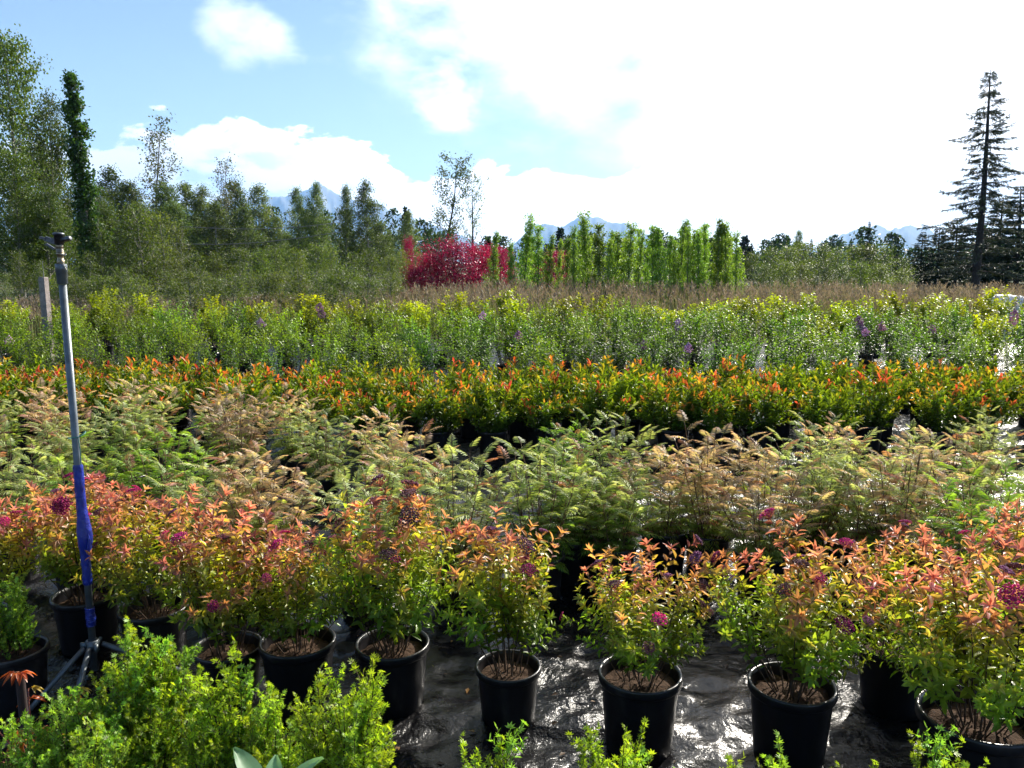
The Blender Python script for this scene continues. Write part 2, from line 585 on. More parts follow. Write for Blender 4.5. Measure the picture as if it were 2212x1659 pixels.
def leaf_shape(width=0.4, fold=0.12, droop=0.18, peak=0.42):
    y = [0, peak * 0.75, peak + 0.28, 1.0]
    z = [-droop * v * v for v in y]
    w1, w2 = width / 2, width * 0.40
    V = np.array([[0, 0, 0], [-w1, y[1], z[1] + fold * w1 * 2], [0, y[1], z[1]], [w1, y[1], z[1] + fold * w1 * 2],
                  [-w2, y[2], z[2] + fold * w2 * 2], [0, y[2], z[2]], [w2, y[2], z[2] + fold * w2 * 2], [0, 1, z[3]]])
    return V, [np.array([[0, 2, 1], [0, 3, 2], [4, 5, 7], [5, 6, 7]]), np.array([[1, 2, 5, 4], [2, 3, 6, 5]])]


def leaf_simple(width=0.55, fold=0.15, droop=0.1):
    w1 = width / 2
    V = np.array([[0, 0, 0], [-w1, 0.45, fold * w1], [w1, 0.45, fold * w1], [0, 1, -droop]])
    return V, [np.array([[0, 2, 3], [0, 3, 1]])]


LEAF_OV = leaf_shape(0.40, 0.35, 0.22)
LEAF_LAN = leaf_shape(0.27, 0.4, 0.15)
LEAF_BR = leaf_shape(0.36, 0.35, 0.15)
LEAFLET = leaf_shape(0.145, 0.3, 0.22)
LEAF_S = leaf_simple(0.55, 0.3, 0.12)
LEAF_N = leaf_simple(0.3, 0.3, 0.1)
LEAF_R = leaf_simple(0.8, 0.3, 0.15)


def tuft_shape(n=5):
    g = Geo()
    a = np.linspace(-1.25, 1.25, n)
    Dv = np.stack([np.sin(a), np.cos(a), np.full(n, 0.15)], 1)
    g.inst(LEAF_N, frames(Dv, np.tile([0, 0, 1.0], (n, 1))), np.zeros((n, 3)), 1 - 0.15 * np.abs(a), np.zeros((n, 3)))
    V, F, C = g.merged()
    return V, F


TUFT = tuft_shape()


def ramp(t, stops):
    ts = np.array([s[0] for s in stops])
    cs = np.array([s[1] for s in stops])
    return np.stack([np.interp(t, ts, cs[:, i]) for i in range(3)], -1)


def spiral(P, s0, step, rg, jitter=0.3):
    """points, tangents and radial directions for leaves spiralling along a polyline"""
    P = np.asarray(P, float)
    seg = np.linalg.norm(np.diff(P, axis=0), axis=1)
    cum = np.concatenate([[0], np.cumsum(seg)])
    Lt = cum[-1]
    s = np.arange(s0 * Lt, Lt, step)
    if len(s) == 0:
        s = np.array([Lt * 0.9])
    pos = np.stack([np.interp(s, cum, P[:, i]) for i in range(3)], -1)
    T = unit(np.stack([np.interp(s, cum, np.gradient(P[:, i])) for i in range(3)], -1))
    ph = rg.random() * 6.28 + np.arange(len(s)) * 2.4 + rg.normal(0, jitter, len(s))
    ref = np.array([0.97, 0.21, 0.11])
    X = unit(np.cross(T, ref))
    Y = np.cross(T, X)
    rad = np.cos(ph)[:, None] * X + np.sin(ph)[:, None] * Y
    return pos, T, rad, s / Lt


def bend(p0, d, L, rg, n=5, wob=0.12, up=0.15):
    P = [np.asarray(p0, float)]
    d = unit(np.asarray(d, float))
    for i in range(n):
        d = unit(d + rg.normal(0, wob, 3) * 0.5 + np.array([0, 0, up / n]))
        P.append(P[-1] + d * L / n)
    return np.array(P)


# ------------------------------------------------------------------ shoots
RAMPS = {
    'orange': [(0.2, (0.17, 0.25, 0.03)), (0.6, (0.32, 0.38, 0.045)), (0.78, (0.44, 0.38, 0.06)), (0.90, (0.51, 0.32, 0.12)), (1.0, (0.57, 0.23, 0.20))],
    'mixed': [(0.2, (0.15, 0.24, 0.03)), (0.65, (0.27, 0.37, 0.045)), (0.86, (0.38, 0.38, 0.055)), (1.0, (0.52, 0.26, 0.13))],
    'green': [(0.2, (0.12, 0.22, 0.03)), (0.6, (0.20, 0.33, 0.04)), (0.9, (0.28, 0.38, 0.05)), (1.0, (0.38, 0.36, 0.08))],
}


def spirea_shoot(seed, cls):
    rg = np.random.default_rng(seed)
    Lm = 0.60
    g = Geo()
    main = bend((0, 0, 0), (rg.normal(0, .05), rg.normal(0, .05), 1), Lm, rg, 6, 0.16, 0.1)
    axes = [(main, 0.28)]
    g.tube(main, np.linspace(0.0034, 0.0013, len(main)), 4, (0.07, 0.045, 0.03), 1)
    for i in range(6):
        s = rg.uniform(0.24, 0.86)
        k = s * 6
        i0 = int(k)
        p = main[i0] + (main[min(i0 + 1, 6)] - main[i0]) * (k - i0)
        a = rg.random() * 6.28
        lat = bend(p, (math.cos(a) * 0.75, math.sin(a) * 0.75, 0.8), rg.uniform(0.12, 0.22) * (1.25 - 0.5 * s), rg, 4, 0.16, 0.4)
        g.tube(lat, np.linspace(0.0018, 0.0009, len(lat)), 3, (0.10, 0.06, 0.03), 1)
        axes.append((lat, 0.2))
    tips = []
    for P, s0 in axes:
        pos, T, rad, s = spiral(P, s0, 0.0155, rg)
        tips.append((P[-1], unit(P[-1] - P[-2])))
        n = len(pos)
        ang = np.radians(72 - 25 * s + rg.normal(0, 9, n))
        Dv = T * np.cos(ang)[:, None] + rad * np.sin(ang)[:, None] + np.array([0, 0, -0.08])
        N = T + rad * 0.1 + rg.normal(0, 0.25, (n, 3))
        h = np.clip(pos[:, 2] / (Lm * 1.02) + rg.normal(0, 0.06, n) + 0.06 * s, 0, 1)
        C = ramp(h, RAMPS[cls]) * rg.uniform(0.7, 1.3, (n, 1))
        size = 0.056 * (1.12 - 0.45 * s) * rg.uniform(0.75, 1.15, n)
        g.inst(LEAF_OV, frames(Dv, N), pos, size, C)
        # terminal rosette
        k = 6
        a = rg.random() * 6 + np.arange(k) * 2.4
        t = tips[-1][1]
        X = unit(np.cross(t, [0.9, 0.3, 0.2]))
        Y = np.cross(t, X)
        rd = np.cos(a)[:, None] * X + np.sin(a)[:, None] * Y
        el = np.radians(rg.uniform(25, 75, k))
        Dv = t * np.cos(el)[:, None] + rd * np.sin(el)[:, None]
        h = np.clip(P[-1][2] / (Lm * 1.02) + rg.normal(0.1, 0.05, k), 0, 1)
        g.inst(LEAF_LAN, frames(Dv, np.tile(t, (k, 1)) + rd * 0.1), np.tile(P[-1], (k, 1)), rg.uniform(0.03, 0.052, k), ramp(h, RAMPS[cls]) * rg.uniform(0.8, 1.2, (k, 1)))
    return g.mesh('spirea_shoot', [M_LEAF, M_STEM]), tips


def blob_shape():
    V = np.array([[1, 0, 0], [-1, 0, 0], [0, 1, 0], [0, -1, 0], [0, 0, 1], [0, 0, -1]], float)
    F = np.array([[0, 2, 4], [2, 1, 4], [1, 3, 4], [3, 0, 4], [2, 0, 5], [1, 2, 5], [3, 1, 5], [0, 3, 5]])
    return V, [F]


BLOB = blob_shape()


def flower_head(seed, col, rad=0.028, n=60):
    """flat-topped cluster of tiny florets on fine stalks"""
    rg = np.random.default_rng(seed)
    g = Geo()
    for k in range(7):
        a = k * 2.4
        r = 0.75 * rad * math.sqrt((k + .3) / 7)
        g.tube([[0, 0, 0], [r * .4 * math.cos(a), r * .4 * math.sin(a), 0.012], [r * math.cos(a), r * math.sin(a), 0.022]], 0.0007, 3, (0.12, 0.06, 0.04), 1)
    i = np.arange(n)
    r = rad * np.sqrt((i + 0.5) / n) * rg.uniform(0.85, 1.12, n)
    a = i * 2.4
    lump = 0.004 * np.sin(a * 1.3) * np.cos(r / rad * 5)
    T = np.stack([r * np.cos(a), r * np.sin(a), 0.026 - 10 * r * r + lump + rg.normal(0, 0.0015, n)], 1)
    sz = np.stack([rg.uniform(0.0032, 0.0052, n)] * 2 + [rg.uniform(0.003, 0.0042, n)], 1)
    ang = rg.random((n, 3)) - 0.5
    g.inst(BLOB, frames(np.stack([np.cos(a), np.sin(a), ang[:, 0]], 1), np.tile([0, 0, 1.0], (n, 1))), T, sz,
           np.asarray(col) * rg.uniform(0.55, 1.5, (n, 1)))
    return g.mesh('flower_head', [M_FLOWER, M_STEM])


def tuft_shoot(seed, top=(0.30, 0.40, 0.04), low=(0.10, 0.20, 0.015)):
    rg = np.random.default_rng(seed)
    Lm = 0.34
    g = Geo()
    main = bend((0, 0, 0), (rg.normal(0, .05), rg.normal(0, .05), 1), Lm, rg, 6, 0.12, 0.15)
    g.tube(main, np.linspace(0.003, 0.001, 7), 4, (0.06, 0.035, 0.02), 1)
    axes = [(main, 0.2)]
    for i in range(14):
        k = rg.uniform(0.12, 0.94) * 6
        i0 = int(k)
        p = main[i0] + (main[min(i0 + 1, 6)] - main[i0]) * (k - i0)
        a = rg.random() * 6.28
        lat = bend(p, (math.cos(a) * 0.8, math.sin(a) * 0.8, 0.75), rg.uniform(0.05, 0.11) * (1.2 - k / 9), rg, 3, 0.12, 0.5)
        g.tube(lat, 0.001, 3, (0.09, 0.06, 0.03), 1)
        axes.append((lat, 0.15))
    for P, s0 in axes:
        pos, T, rad, s = spiral(P, s0, 0.0075, rg)
        n = len(pos)
        ang = np.radians(60 - 25 * s + rg.normal(0, 10, n))
        Dv = T * np.cos(ang)[:, None] + rad * np.sin(ang)[:, None]
        N = T + rg.normal(0, 0.3, (n, 3))
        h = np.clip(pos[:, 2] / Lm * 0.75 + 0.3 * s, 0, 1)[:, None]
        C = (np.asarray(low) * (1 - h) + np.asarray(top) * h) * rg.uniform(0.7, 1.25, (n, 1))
        g.inst(TUFT, frames(Dv, N), pos, rg.uniform(0.0105, 0.0165, n), C)
    return g.mesh('tuft_shoot', [M_POT, M_STEM])


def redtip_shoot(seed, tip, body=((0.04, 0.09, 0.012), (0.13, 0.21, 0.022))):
    rg = np.random.default_rng(seed)
    Lm = 0.5
    g = Geo()
    main = bend((0, 0, 0), (rg.normal(0, .05), rg.normal(0, .05), 1), Lm, rg, 5, 0.1, 0.1)
    g.tube(main, np.linspace(0.0035, 0.0015, 6), 4, (0.08, 0.05, 0.03), 1)
    axes = [(main, 0.06, 1.0)]
    for i in range(5):
        k = rg.uniform(0.25, 0.8) * 5
        i0 = int(k)
        p = main[i0] + (main[i0 + 1] - main[i0]) * (k - i0)
        a = rg.random() * 6.28
        lat = bend(p, (math.cos(a) * 0.6, math.sin(a) * 0.6, 0.9), rg.uniform(0.12, 0.24) * (1.3 - k / 6), rg, 4, 0.1, 0.5)
        g.tube(lat, 0.0015, 3, (0.1, 0.06, 0.03), 1)
        axes.append((lat, 0.2, lat[-1][2] / Lm))
    for P, s0, hh in axes:
        pos, T, rad, s = spiral(P, s0, 0.0135, rg)
        n = len(pos)
        ang = np.radians(62 - 36 * s + rg.normal(0, 8, n))
        Dv = T * np.cos(ang)[:, None] + rad * np.sin(ang)[:, None]
        N = T - rad * 0.3 + rg.normal(0, 0.2, (n, 3))
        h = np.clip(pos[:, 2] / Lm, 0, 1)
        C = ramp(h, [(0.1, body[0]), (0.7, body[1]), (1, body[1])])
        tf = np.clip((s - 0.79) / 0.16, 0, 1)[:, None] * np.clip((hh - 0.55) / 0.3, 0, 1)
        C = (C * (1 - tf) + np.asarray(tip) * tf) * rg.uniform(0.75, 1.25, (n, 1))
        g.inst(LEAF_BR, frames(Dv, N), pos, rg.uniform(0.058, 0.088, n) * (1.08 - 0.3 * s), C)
    return g.mesh('red_tipped_shoot', [M_RED, M_STEM])


def frond_geo(seed, c0, c1):
    """one feather-shaped leaf, unit length along +Y"""
    rg = np.random.default_rng(seed)
    g = Geo()
    t = np.linspace(0, 1, 8)
    side = rg.normal(0, 0.06)
    rach = np.stack([side * t * t, t - 0.06 * t * t, 0.10 * t - rg.uniform(0.25, 0.5) * t * t], 1)
    g.tube(rach, np.linspace(0.010, 0.004, 8), 3, (0.16, 0.10, 0.04), 1)
    npair = 11
    s = np.linspace(0.16, 0.95, npair)
    pos = np.stack([np.interp(s, t, rach[:, i]) for i in range(3)], -1)
    T = unit(np.stack([np.interp(s, t, np.gradient(rach[:, i])) for i in range(3)], -1))
    for sg in (-1, 1):
        ang = np.radians(66 - 22 * s + rg.normal(0, 5, npair))
        sidev = unit(np.cross(T, [0, 0, 1.0])) * sg
        Dv = T * np.cos(ang)[:, None] + sidev * np.sin(ang)[:, None] + np.array([0, 0, -0.12]) + rg.normal(0, 0.06, (npair, 3))
        N = np.tile([0, 0, 1.0], (npair, 1)) + sidev * 0.25 + rg.normal(0, 0.15, (npair, 3))
        size = 0.36 * np.sin(np.pi * np.clip(0.22 + 0.66 * s, 0, 1)) * rg.uniform(0.85, 1.1, npair)
        C = (np.asarray(c0) * (1 - s[:, None]) + np.asarray(c1) * s[:, None]) * rg.uniform(0.75, 1.25, (npair, 1))
        g.inst(LEAFLET, frames(Dv, N), pos, size, C)
    g.inst(LEAFLET, frames(T[-1:], [[0, 0, 1.0]]), rach[-1:], np.array([0.2]), np.asarray([c1], float))
    return g


FR_COL = {
    'peach': ((0.40, 0.37, 0.17), (0.64, 0.40, 0.33)),
    'straw': ((0.30, 0.41, 0.13), (0.50, 0.52, 0.25)),
    'olive': ((0.22, 0.32, 0.06), (0.37, 0.43, 0.12)),
    'green': ((0.11, 0.21, 0.03), (0.21, 0.32, 0.06)),
    'lime': ((0.17, 0.32, 0.035), (0.32, 0.46, 0.07)),
    'rust': ((0.32, 0.19, 0.10), (0.50, 0.23, 0.17)),
}
FRONDS, FROND_GEO = {}, {}
for ci, (cn, (c0, c1)) in enumerate(FR_COL.items()):
    for k in range(3):
        gg = frond_geo(100 + ci * 10 + k, c0, c1)
        FROND_GEO[cn, k] = gg
        FRONDS[cn, k] = gg.mesh('frond', [M_FROND, M_STEM])

POT_PROF = dict(r0=0.122, r1=0.146, h=0.30)


def pot_meshes():
    g = Geo()
    h = 0.30
    g.lathe([(0.0, 0.0), (0.116, 0.0), (0.122, 0.006), (0.1265, 0.06), (0.127, 0.062), (0.144, h - 0.030)], 40)
    g.lathe([(0.139, h - 0.012), (0.134, h - 0.06), (0.118, 0.012), (0, 0.012)], 40)
    body = g.mesh('pot', M_PLASTIC)
    g = Geo()
    g.lathe([(0.1445, h - 0.034), (0.153, h - 0.033), (0.1555, h - 0.028), (0.1555, h - 0.006), (0.1535, h), (0.1485, h + 0.001), (0.1435, h - 0.002), (0.1395, h - 0.012)], 40)
    rim = g.mesh('pot_rim', M_PLASTIC)
    soils = []
    for k in range(3):
        g = Geo()
        n, m = 12, 36
        r = np.linspace(0, 0.1335, n)[:, None]
        a = np.arange(m)[None] / m * 2 * np.pi
        X, Y = r * np.cos(a), r * np.sin(a)
        Zs = h - 0.05 + 0.02 * (fbm(X * 25 + k * 9, Y * 25, 40 + k, 3) - 0.5) * 1.6 + 0.012 * (1 - (r / 0.1335) ** 2)
        V = np.stack([X, Y, Zs], -1).reshape(-1, 3)
        i = np.arange(n - 1)[:, None] * m
        j = np.arange(m)[None]
        f = np.stack([i + j, i + m + j, i + m + (j + 1) % m, i + (j + 1) % m], -1).reshape(-1, 4)
        g.add(V, [f], (0.1, 0.06, 0.03))
        soils.append(g.mesh('soil', M_SOIL))
    return body, rim, soils


POT, RIM, SOILS = pot_meshes()


def add_pot(t, rg, sc=1.0, soil=True):
    m = Matrix.Scale(sc, 4)
    p = part('pot', POT, t, m)
    part('rim', RIM, p)
    if soil:
        part('soil', SOILS[int(rg.integers(3))], p)
    return p


def lean_matrix(pos, az, lean, spin, sc):
    """shoot matrix: lean from the vertical towards az"""
    d = Vector((math.cos(az) * math.sin(lean), math.sin(az) * math.sin(lean), math.cos(lean)))
    q = d.to_track_quat('Z', 'Y')
    return Matrix.Translation(Vector(pos)) @ q.to_matrix().to_4x4() @ Matrix.Rotation(spin, 4, 'Z') @ Matrix.Diagonal((sc, sc, sc, 1))


# ------------------------------------------------------------------ potted spireas
SP = {c: [spirea_shoot(10 * i + k, c) for k in range(5)] for i, c in enumerate(RAMPS)}
FL = [flower_head(1, (0.52, 0.05, 0.20)), flower_head(2, (0.42, 0.05, 0.17), 0.034, 80), flower_head(3, (0.24, 0.09, 0.12)),
      flower_head(4, (0.18, 0.09, 0.10), 0.032, 70), flower_head(5, (0.27, 0.11, 0.20), 0.024, 45)]


def spirea(xd, yd, label, seed, pot=1.0, h=0.60, n=22, spread=34, classes=('orange', 'mixed', 'green'), fl=0.5, mag=0.5, loc=None):
    rg = np.random.default_rng(seed)
    p = on_plane(xd, yd, 0.30 * pot) if loc is None else np.array([loc[0], loc[1], 0])
    t = thing('potted_spirea', label, 'potted shrub', (p[0], p[1], 0.008), rg.random() * 6.28, group='spireas in black nursery pots')
    add_pot(t, rg, pot)
    zb = 0.262 * pot
    n = int(n * 0.88)
    for i in range(n):
        a = i * 2.4 + rg.normal(0, 0.2)
        q = (i + 0.5) / n
        lean = R(spread) * 0.78 * math.sqrt(q) * rg.uniform(0.75, 1.15)
        r = 0.075 * math.sqrt(q) * pot
        sc = 0.84 * h / 0.60 * (1.08 - 0.22 * q) * rg.uniform(0.86, 1.1)
        cls = classes[0] if q < 0.34 else (classes[1] if q < 0.66 else classes[2])
        if rg.random() < 0.12:
            cls = classes[int(rg.integers(3))]
        me, tips = SP[cls][int(rg.integers(5))]
        s = part('shoot', me, t, lean_matrix((r * math.cos(a), r * math.sin(a), zb), a, lean, rg.random() * 6.28, sc))
        order = sorted(range(len(tips)), key=lambda k: -tips[k][0][2])[:3]
        for k in order:
            if rg.random() < 0.5 * fl * (1.0 if k == order[0] else 0.45):
                pt, d = tips[k]
                fm = FL[int(rg.integers(2))] if rg.random() < mag else FL[2 + int(rg.integers(3))]
                q4 = Vector(d).to_track_quat('Z', 'Y').to_matrix().to_4x4()
                fs = rg.uniform(0.8, 1.25)
                part('flower_head', fm, s, Matrix.Translation(Vector(pt) + Vector(d) * 0.008) @ q4 @ Matrix.Scale(fs, 4))
    return t


OM, MG, GG = ('orange', 'orange', 'mixed'), ('orange', 'mixed', 'green'), ('mixed', 'green', 'green')
spirea(185, 1285, 'orange spirea with magenta heads in black pot directly behind the blue-taped pipe', 1, 0.98, 0.66, 26, 40, OM, 0.7, 0.75)
spirea(332, 1312, 'low-potted golden spirea next to the sprinkler pipe, its pot half hidden by potentilla', 2, 1.0, 0.62, 24, 42, OM, 0.45, 0.6)
spirea(492, 1398, 'pink-orange spirea with bare brown lower stems between sprinkler stand and brown-soil pot', 3, 0.92, 0.64, 24, 36, OM, 0.55, 0.6)
spirea(643, 1385, 'shadowed dull-green spirea in black pot with pale pebbles of soil at its rim', 4, 1.02, 0.54, 22, 34, MG, 0.5, 0.7)
spirea(848, 1390, 'tallest yellow-green spirea with faded purple heads in wide black pot of red-brown soil', 5, 1.0, 0.70, 28, 38, MG, 0.6, 0.2)
spirea(1098, 1440, 'upright orange spirea showing bare grey stems in the smallest black pot', 6, 0.86, 0.66, 20, 30, MG, 0.5, 0.25)
spirea(1383, 1455, 'rounded golden spirea with leaves spilling over its pot rim, wet cloth either side', 7, 1.04, 0.56, 25, 40, MG, 0.5, 0.15)
spirea(1711, 1478, 'wide pink-topped spirea in black pot with a shining white-lit rim', 8, 1.04, 0.66, 28, 42, MG, 0.6, 0.5)
spirea(2112, 1545, 'large pink and green spirea in the widest black pot of the row', 9, 1.22, 0.64, 32, 42, MG, 0.5, 0.2)
spirea(1935, 1395, 'spirea crowded behind the white-rimmed pot, its own pot lost in shadow', 10, 0.98, 0.56, 22, 40, MG, 0.55, 0.2)
spirea(2190, 1360, 'rosy spirea set behind the widest pot with faded mauve heads', 11, 1.0, 0.58, 24, 40, MG, 0.6, 0.1)
spirea(-60, 1330, 'red-orange spirea standing beyond the pale cloth with the teal tag', 12, 0.95, 0.62, 22, 36, OM, 0.6, 0.7)

# ------------------------------------------------------------------ bright green potentillas in front
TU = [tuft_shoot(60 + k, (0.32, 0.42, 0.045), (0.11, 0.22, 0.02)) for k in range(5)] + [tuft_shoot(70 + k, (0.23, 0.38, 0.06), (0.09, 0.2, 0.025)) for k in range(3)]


def potentilla(xd, yd, ztop, label, seed, n=30, width=0.24, pot=0.85, yy=None, group=None, cool=0.2):
    """top of the bush shows at view point (xd, yd); ztop is its height in metres"""
    rg = np.random.default_rng(seed)
    p = on_plane(xd, yd, ztop)
    t = thing('potentilla_bush', label, 'potted shrub', (p[0], p[1], 0.008), rg.random() * 6.28, group=group or 'bright green potentillas')
    add_pot(t, rg, pot)
    zb = 0.25 * pot
    H = ztop - zb
    for i in range(n):
        q = (i + 0.5) / n
        a = i * 2.4 + rg.normal(0, 0.25)
        r = width * 0.42 * math.sqrt(q)
        lean = R(22) * q ** 0.7 * rg.uniform(0.7, 1.1) * (width / 0.24)
        hh = H * (1.0 - 0.62 * q) * rg.uniform(0.8, 1.02)
        me = TU[int(rg.integers(5))] if rg.random() > cool else TU[5 + int(rg.integers(3))]
        z0 = zb + hh * rg.uniform(0.0, 0.25) * (1 - q)
        part('shoot', me, t, lean_matrix((r * math.cos(a) * .7, r * math.sin(a) * .7, z0), a, lean, rg.random() * 6.28, max(hh - (z0 - zb), 0.12) / 0.34))
    return t


PT = 'bright green fine-leaved potentilla beside the sprinkler legs'
potentilla(262, 1352, 0.74, 'yellow-green potentilla spire hiding the sprinkler stand foot', 21, 30, 0.20)
potentilla(350, 1344, 0.75, 'yellow-green potentilla with twin tufted spires in front of the low-potted spirea', 22, 34, 0.22)
potentilla(300, 1500, 0.58, 'low potentilla filling the gap below the twin-spired potentilla', 23, 30, 0.27, cool=0.5)
potentilla(155, 1480, 0.62, 'low spreading cool-green potentilla next to the red-leaved shrub', 24, 32, 0.27, cool=0.7)
potentilla(30, 1545, 0.58, 'lowest cool-green potentilla cushion below the red-leaved shrub', 25, 32, 0.27, cool=0.8)
potentilla(200, 1560, 0.62, 'rounded potentilla cushion between the red-leaved shrub and the broad sea-green leaves', 26, 32, 0.27, cool=0.5)
potentilla(415, 1555, 0.60, 'shaded potentilla mound directly behind the broad sea-green leaves', 27, 32, 0.26)
potentilla(492, 1408, 0.74, 'tall pointed potentilla in front of the pink-orange spirea pot', 28, 32, 0.20)
potentilla(578, 1462, 0.68, 'slim potentilla leaning towards the pot with pale pebbles', 29, 26, 0.20)
potentilla(742, 1432, 0.76, 'full cone-shaped potentilla standing between the two middle black pots', 30, 46, 0.25)
potentilla(1066, 1568, 0.72, 'single thin potentilla sprig in front of the smallest black pot', 31, 16, 0.15)
potentilla(1010, 1640, 0.66, 'potentilla tip below the thin sprig, beside bare black cloth', 32, 14, 0.15)
potentilla(1322, 1543, 0.74, 'leafy potentilla spire in front of the rounded golden spirea pot', 33, 26, 0.19)
potentilla(1440, 1640, 0.66, 'broken potentilla tips with twiggy ends by the rounded golden spirea', 34, 14, 0.18)
potentilla(1690, 1585, 0.70, 'twiggy sparse potentilla against the white-rimmed pot', 35, 12, 0.15)
potentilla(1600, 1630, 0.68, 'low potentilla tip between the golden spirea pot and the white-rimmed pot', 36, 12, 0.13)
potentilla(1815, 1640, 0.66, 'pair of small potentilla tips on the wet cloth past the white-rimmed pot', 37, 12, 0.16)
potentilla(2015, 1588, 0.74, 'bushy potentilla spire in front of the widest black pot', 38, 26, 0.20)
potentilla(2095, 1625, 0.68, 'rounded potentilla head against the dark side of the widest pot', 39, 24, 0.20)
potentilla(8, 1232, 0.62, 'cool-green potentilla standing apart beside the teal tag', 40, 30, 0.2, 0.9, cool=0.7)


# ------------------------------------------------------------------ feathery sorbaria beds
def sorbaria(x, y, seed, label, n_cane=10, h=0.60, mixc=('peach', 'straw', 'olive'), pot=0.95, detail=True, group='feathery shrubs in the middle beds', spread=34):
    rg = np.random.default_rng(seed)
    t = thing('feathery_shrub', label, 'potted shrub', (x, y, 0.008), rg.random() * 6.28, group=group)
    add_pot(t, rg, pot, soil=detail)
    zb = 0.26 * pot
    cg = Geo()
    merged = Geo()
    n_cane = int(n_cane * 1.65)
    for i in range(n_cane):
        q = (i + 0.5) / n_cane
        a = i * 2.4 + rg.normal(0, .2)
        lean = R(spread * 0.92) * math.sqrt(q) * rg.uniform(0.7, 1.1)
        L = h * (1.08 - 0.36 * q) * rg.uniform(0.88, 1.06)
        r = 0.08 * math.sqrt(q)
        P = bend((r * math.cos(a), r * math.sin(a), zb), (math.cos(a) * math.sin(lean), math.sin(a) * math.sin(lean), math.cos(lean)), L, rg, 5, 0.08, 0.1)
        cg.tube(P, np.linspace(0.0045, 0.0018, 6), 4, (0.13, 0.075, 0.045))
        m = 14
        s = np.linspace(0.06, 1.0, m)
        tt = np.linspace(0, 1, 6)
        for k in range(m):
            p = [np.interp(s[k], tt, P[:, c]) for c in range(3)]
            fa = k * 2.4 + a + rg.normal(0, .3)
            el = R(8 + 42 * s[k] + rg.normal(0, 10))
            d = np.array([math.cos(fa) * math.cos(el), math.sin(fa) * math.cos(el), math.sin(el)])
            u = s[k] + rg.normal(0, 0.16) - 0.1 * q
            cn = mixc[0] if u > 0.72 else (mixc[1] if u > 0.42 else mixc[2])
            if rg.random() < 0.06:
                cn = 'rust'
            v = int(rg.integers(3))
            size = rg.uniform(0.105, 0.16) * (1.08 - 0.25 * s[k])
            F = frames(d[None], np.array([[0, 0, 1.0]]))[0]
            if detail:
                mat = Matrix([[*(F[r_] * size), p[r_]] for r_ in range(3)] + [[0, 0, 0, 1]])
                part('frond', FRONDS[cn, v], t, mat)
            else:
                sg = FROND_GEO[cn, v]
                base = merged.n
                V, _, Cc = sg.merged()
                merged.V.append(V @ (F * size).T + np.array(p))
                merged.C.append(Cc)
                for f, mm in zip(sg.F, sg.M):
                    merged.F.append(f + base)
                    merged.M.append(mm)
                merged.n += len(V)
    part('canes', cg.mesh('canes', M_STEM), t)
    if not detail:
        part('foliage', merged.mesh('foliage', [M_FROND, M_STEM]), t, kind='stuff')
    return t


PEACH, STRAW, GRN, LIME, MIXA = ('peach', 'straw', 'olive'), ('straw', 'straw', 'olive'), ('olive', 'green', 'green'), ('lime', 'lime', 'green'), ('straw', 'olive', 'green')
RST = ('peach', 'peach', 'olive')
FS = [  # view x, view y of the bush top, height of bush top, colours, label
    (1322, 1040, 0.66, MIXA, 'small feathery shrub alone in a clear black pot with bare cloth around it', 9, 0.40),
    (985, 965, 0.92, STRAW, 'straw-tipped feathery shrub behind the tallest yellow-green spirea', 11, 0.62),
    (1165, 945, 0.95, MIXA, 'upright feathery shrub between the straw-tipped one and the bare cloth gap', 11, 0.64),
    (780, 1000, 0.86, STRAW, 'low feathery shrub behind the shadowed dull-green spirea', 10, 0.56),
    (560, 960, 0.92, RST, 'broad bronze-peach feathery shrub behind the pink-orange spirea', 13, 0.62),
    (360, 930, 0.88, LIME, 'vivid lime-green feathery shrub beside the blue-taped pipe', 12, 0.60),
    (150, 960, 0.88, GRN, 'dark green feathery shrub just behind the sprinkler pipe', 11, 0.58),
    (10, 945, 0.88, STRAW, 'feathery shrub with empty-looking dark pot beyond the red-orange spirea', 11, 0.58),
    (1330, 900, 0.92, MIXA, 'silvery feathery shrub standing over the small lone potted one', 11, 0.62),
    (1540, 915, 0.95, RST, 'peach feathery shrub with drooping plumes past the bare cloth gap', 13, 0.64),
    (1770, 905, 0.98, STRAW, 'large pale feathery shrub with a dark red central cane', 13, 0.66),
    (1960, 945, 0.94, RST, 'rusty pink feathery shrub behind the pale one with the red cane', 12, 0.62),
    (2150, 1010, 0.90, LIME, 'bright green feathery shrub behind the rosy spirea', 13, 0.60),
    (1655, 985, 0.84, RST, 'pinkish feathery shrub filling in front of the peach and pale ones', 12, 0.56),
    (1865, 955, 0.88, STRAW, 'pale yellow feathery shrub between the red-caned and rusty pink ones', 12, 0.58),
    (2062, 925, 0.92, PEACH, 'peach feathery shrub between the rusty pink and the bright green ones', 12, 0.60),
    (1235, 985, 0.78, GRN, 'low green feathery shrub at the edge of the bare cloth gap', 10, 0.50),
    (878, 940, 0.84, PEACH, 'dusty pink feathery shrub between the low one and the straw-tipped one', 11, 0.56),
    (455, 985, 0.84, STRAW, 'pale feathery shrub between the lime-green and the bronze-peach ones', 11, 0.54),
    (2235, 960, 0.88, STRAW, 'pale feathery shrub past the bright green one at the bed end', 12, 0.58),
    (1440, 965, 0.80, PEACH, 'little peach feathery shrub beside an empty dark pot rim', 8, 0.50),
]
for i, (xd, yd, zt, mc, lab, nc, hh) in enumerate(FS):
    p = on_plane(xd, yd, zt)
    sorbaria(p[0], p[1], 200 + i, lab, nc + 1, hh, mc, spread=46 if xd > 1450 else 36)
rg0 = np.random.default_rng(77)
MESHED = []
k = 0
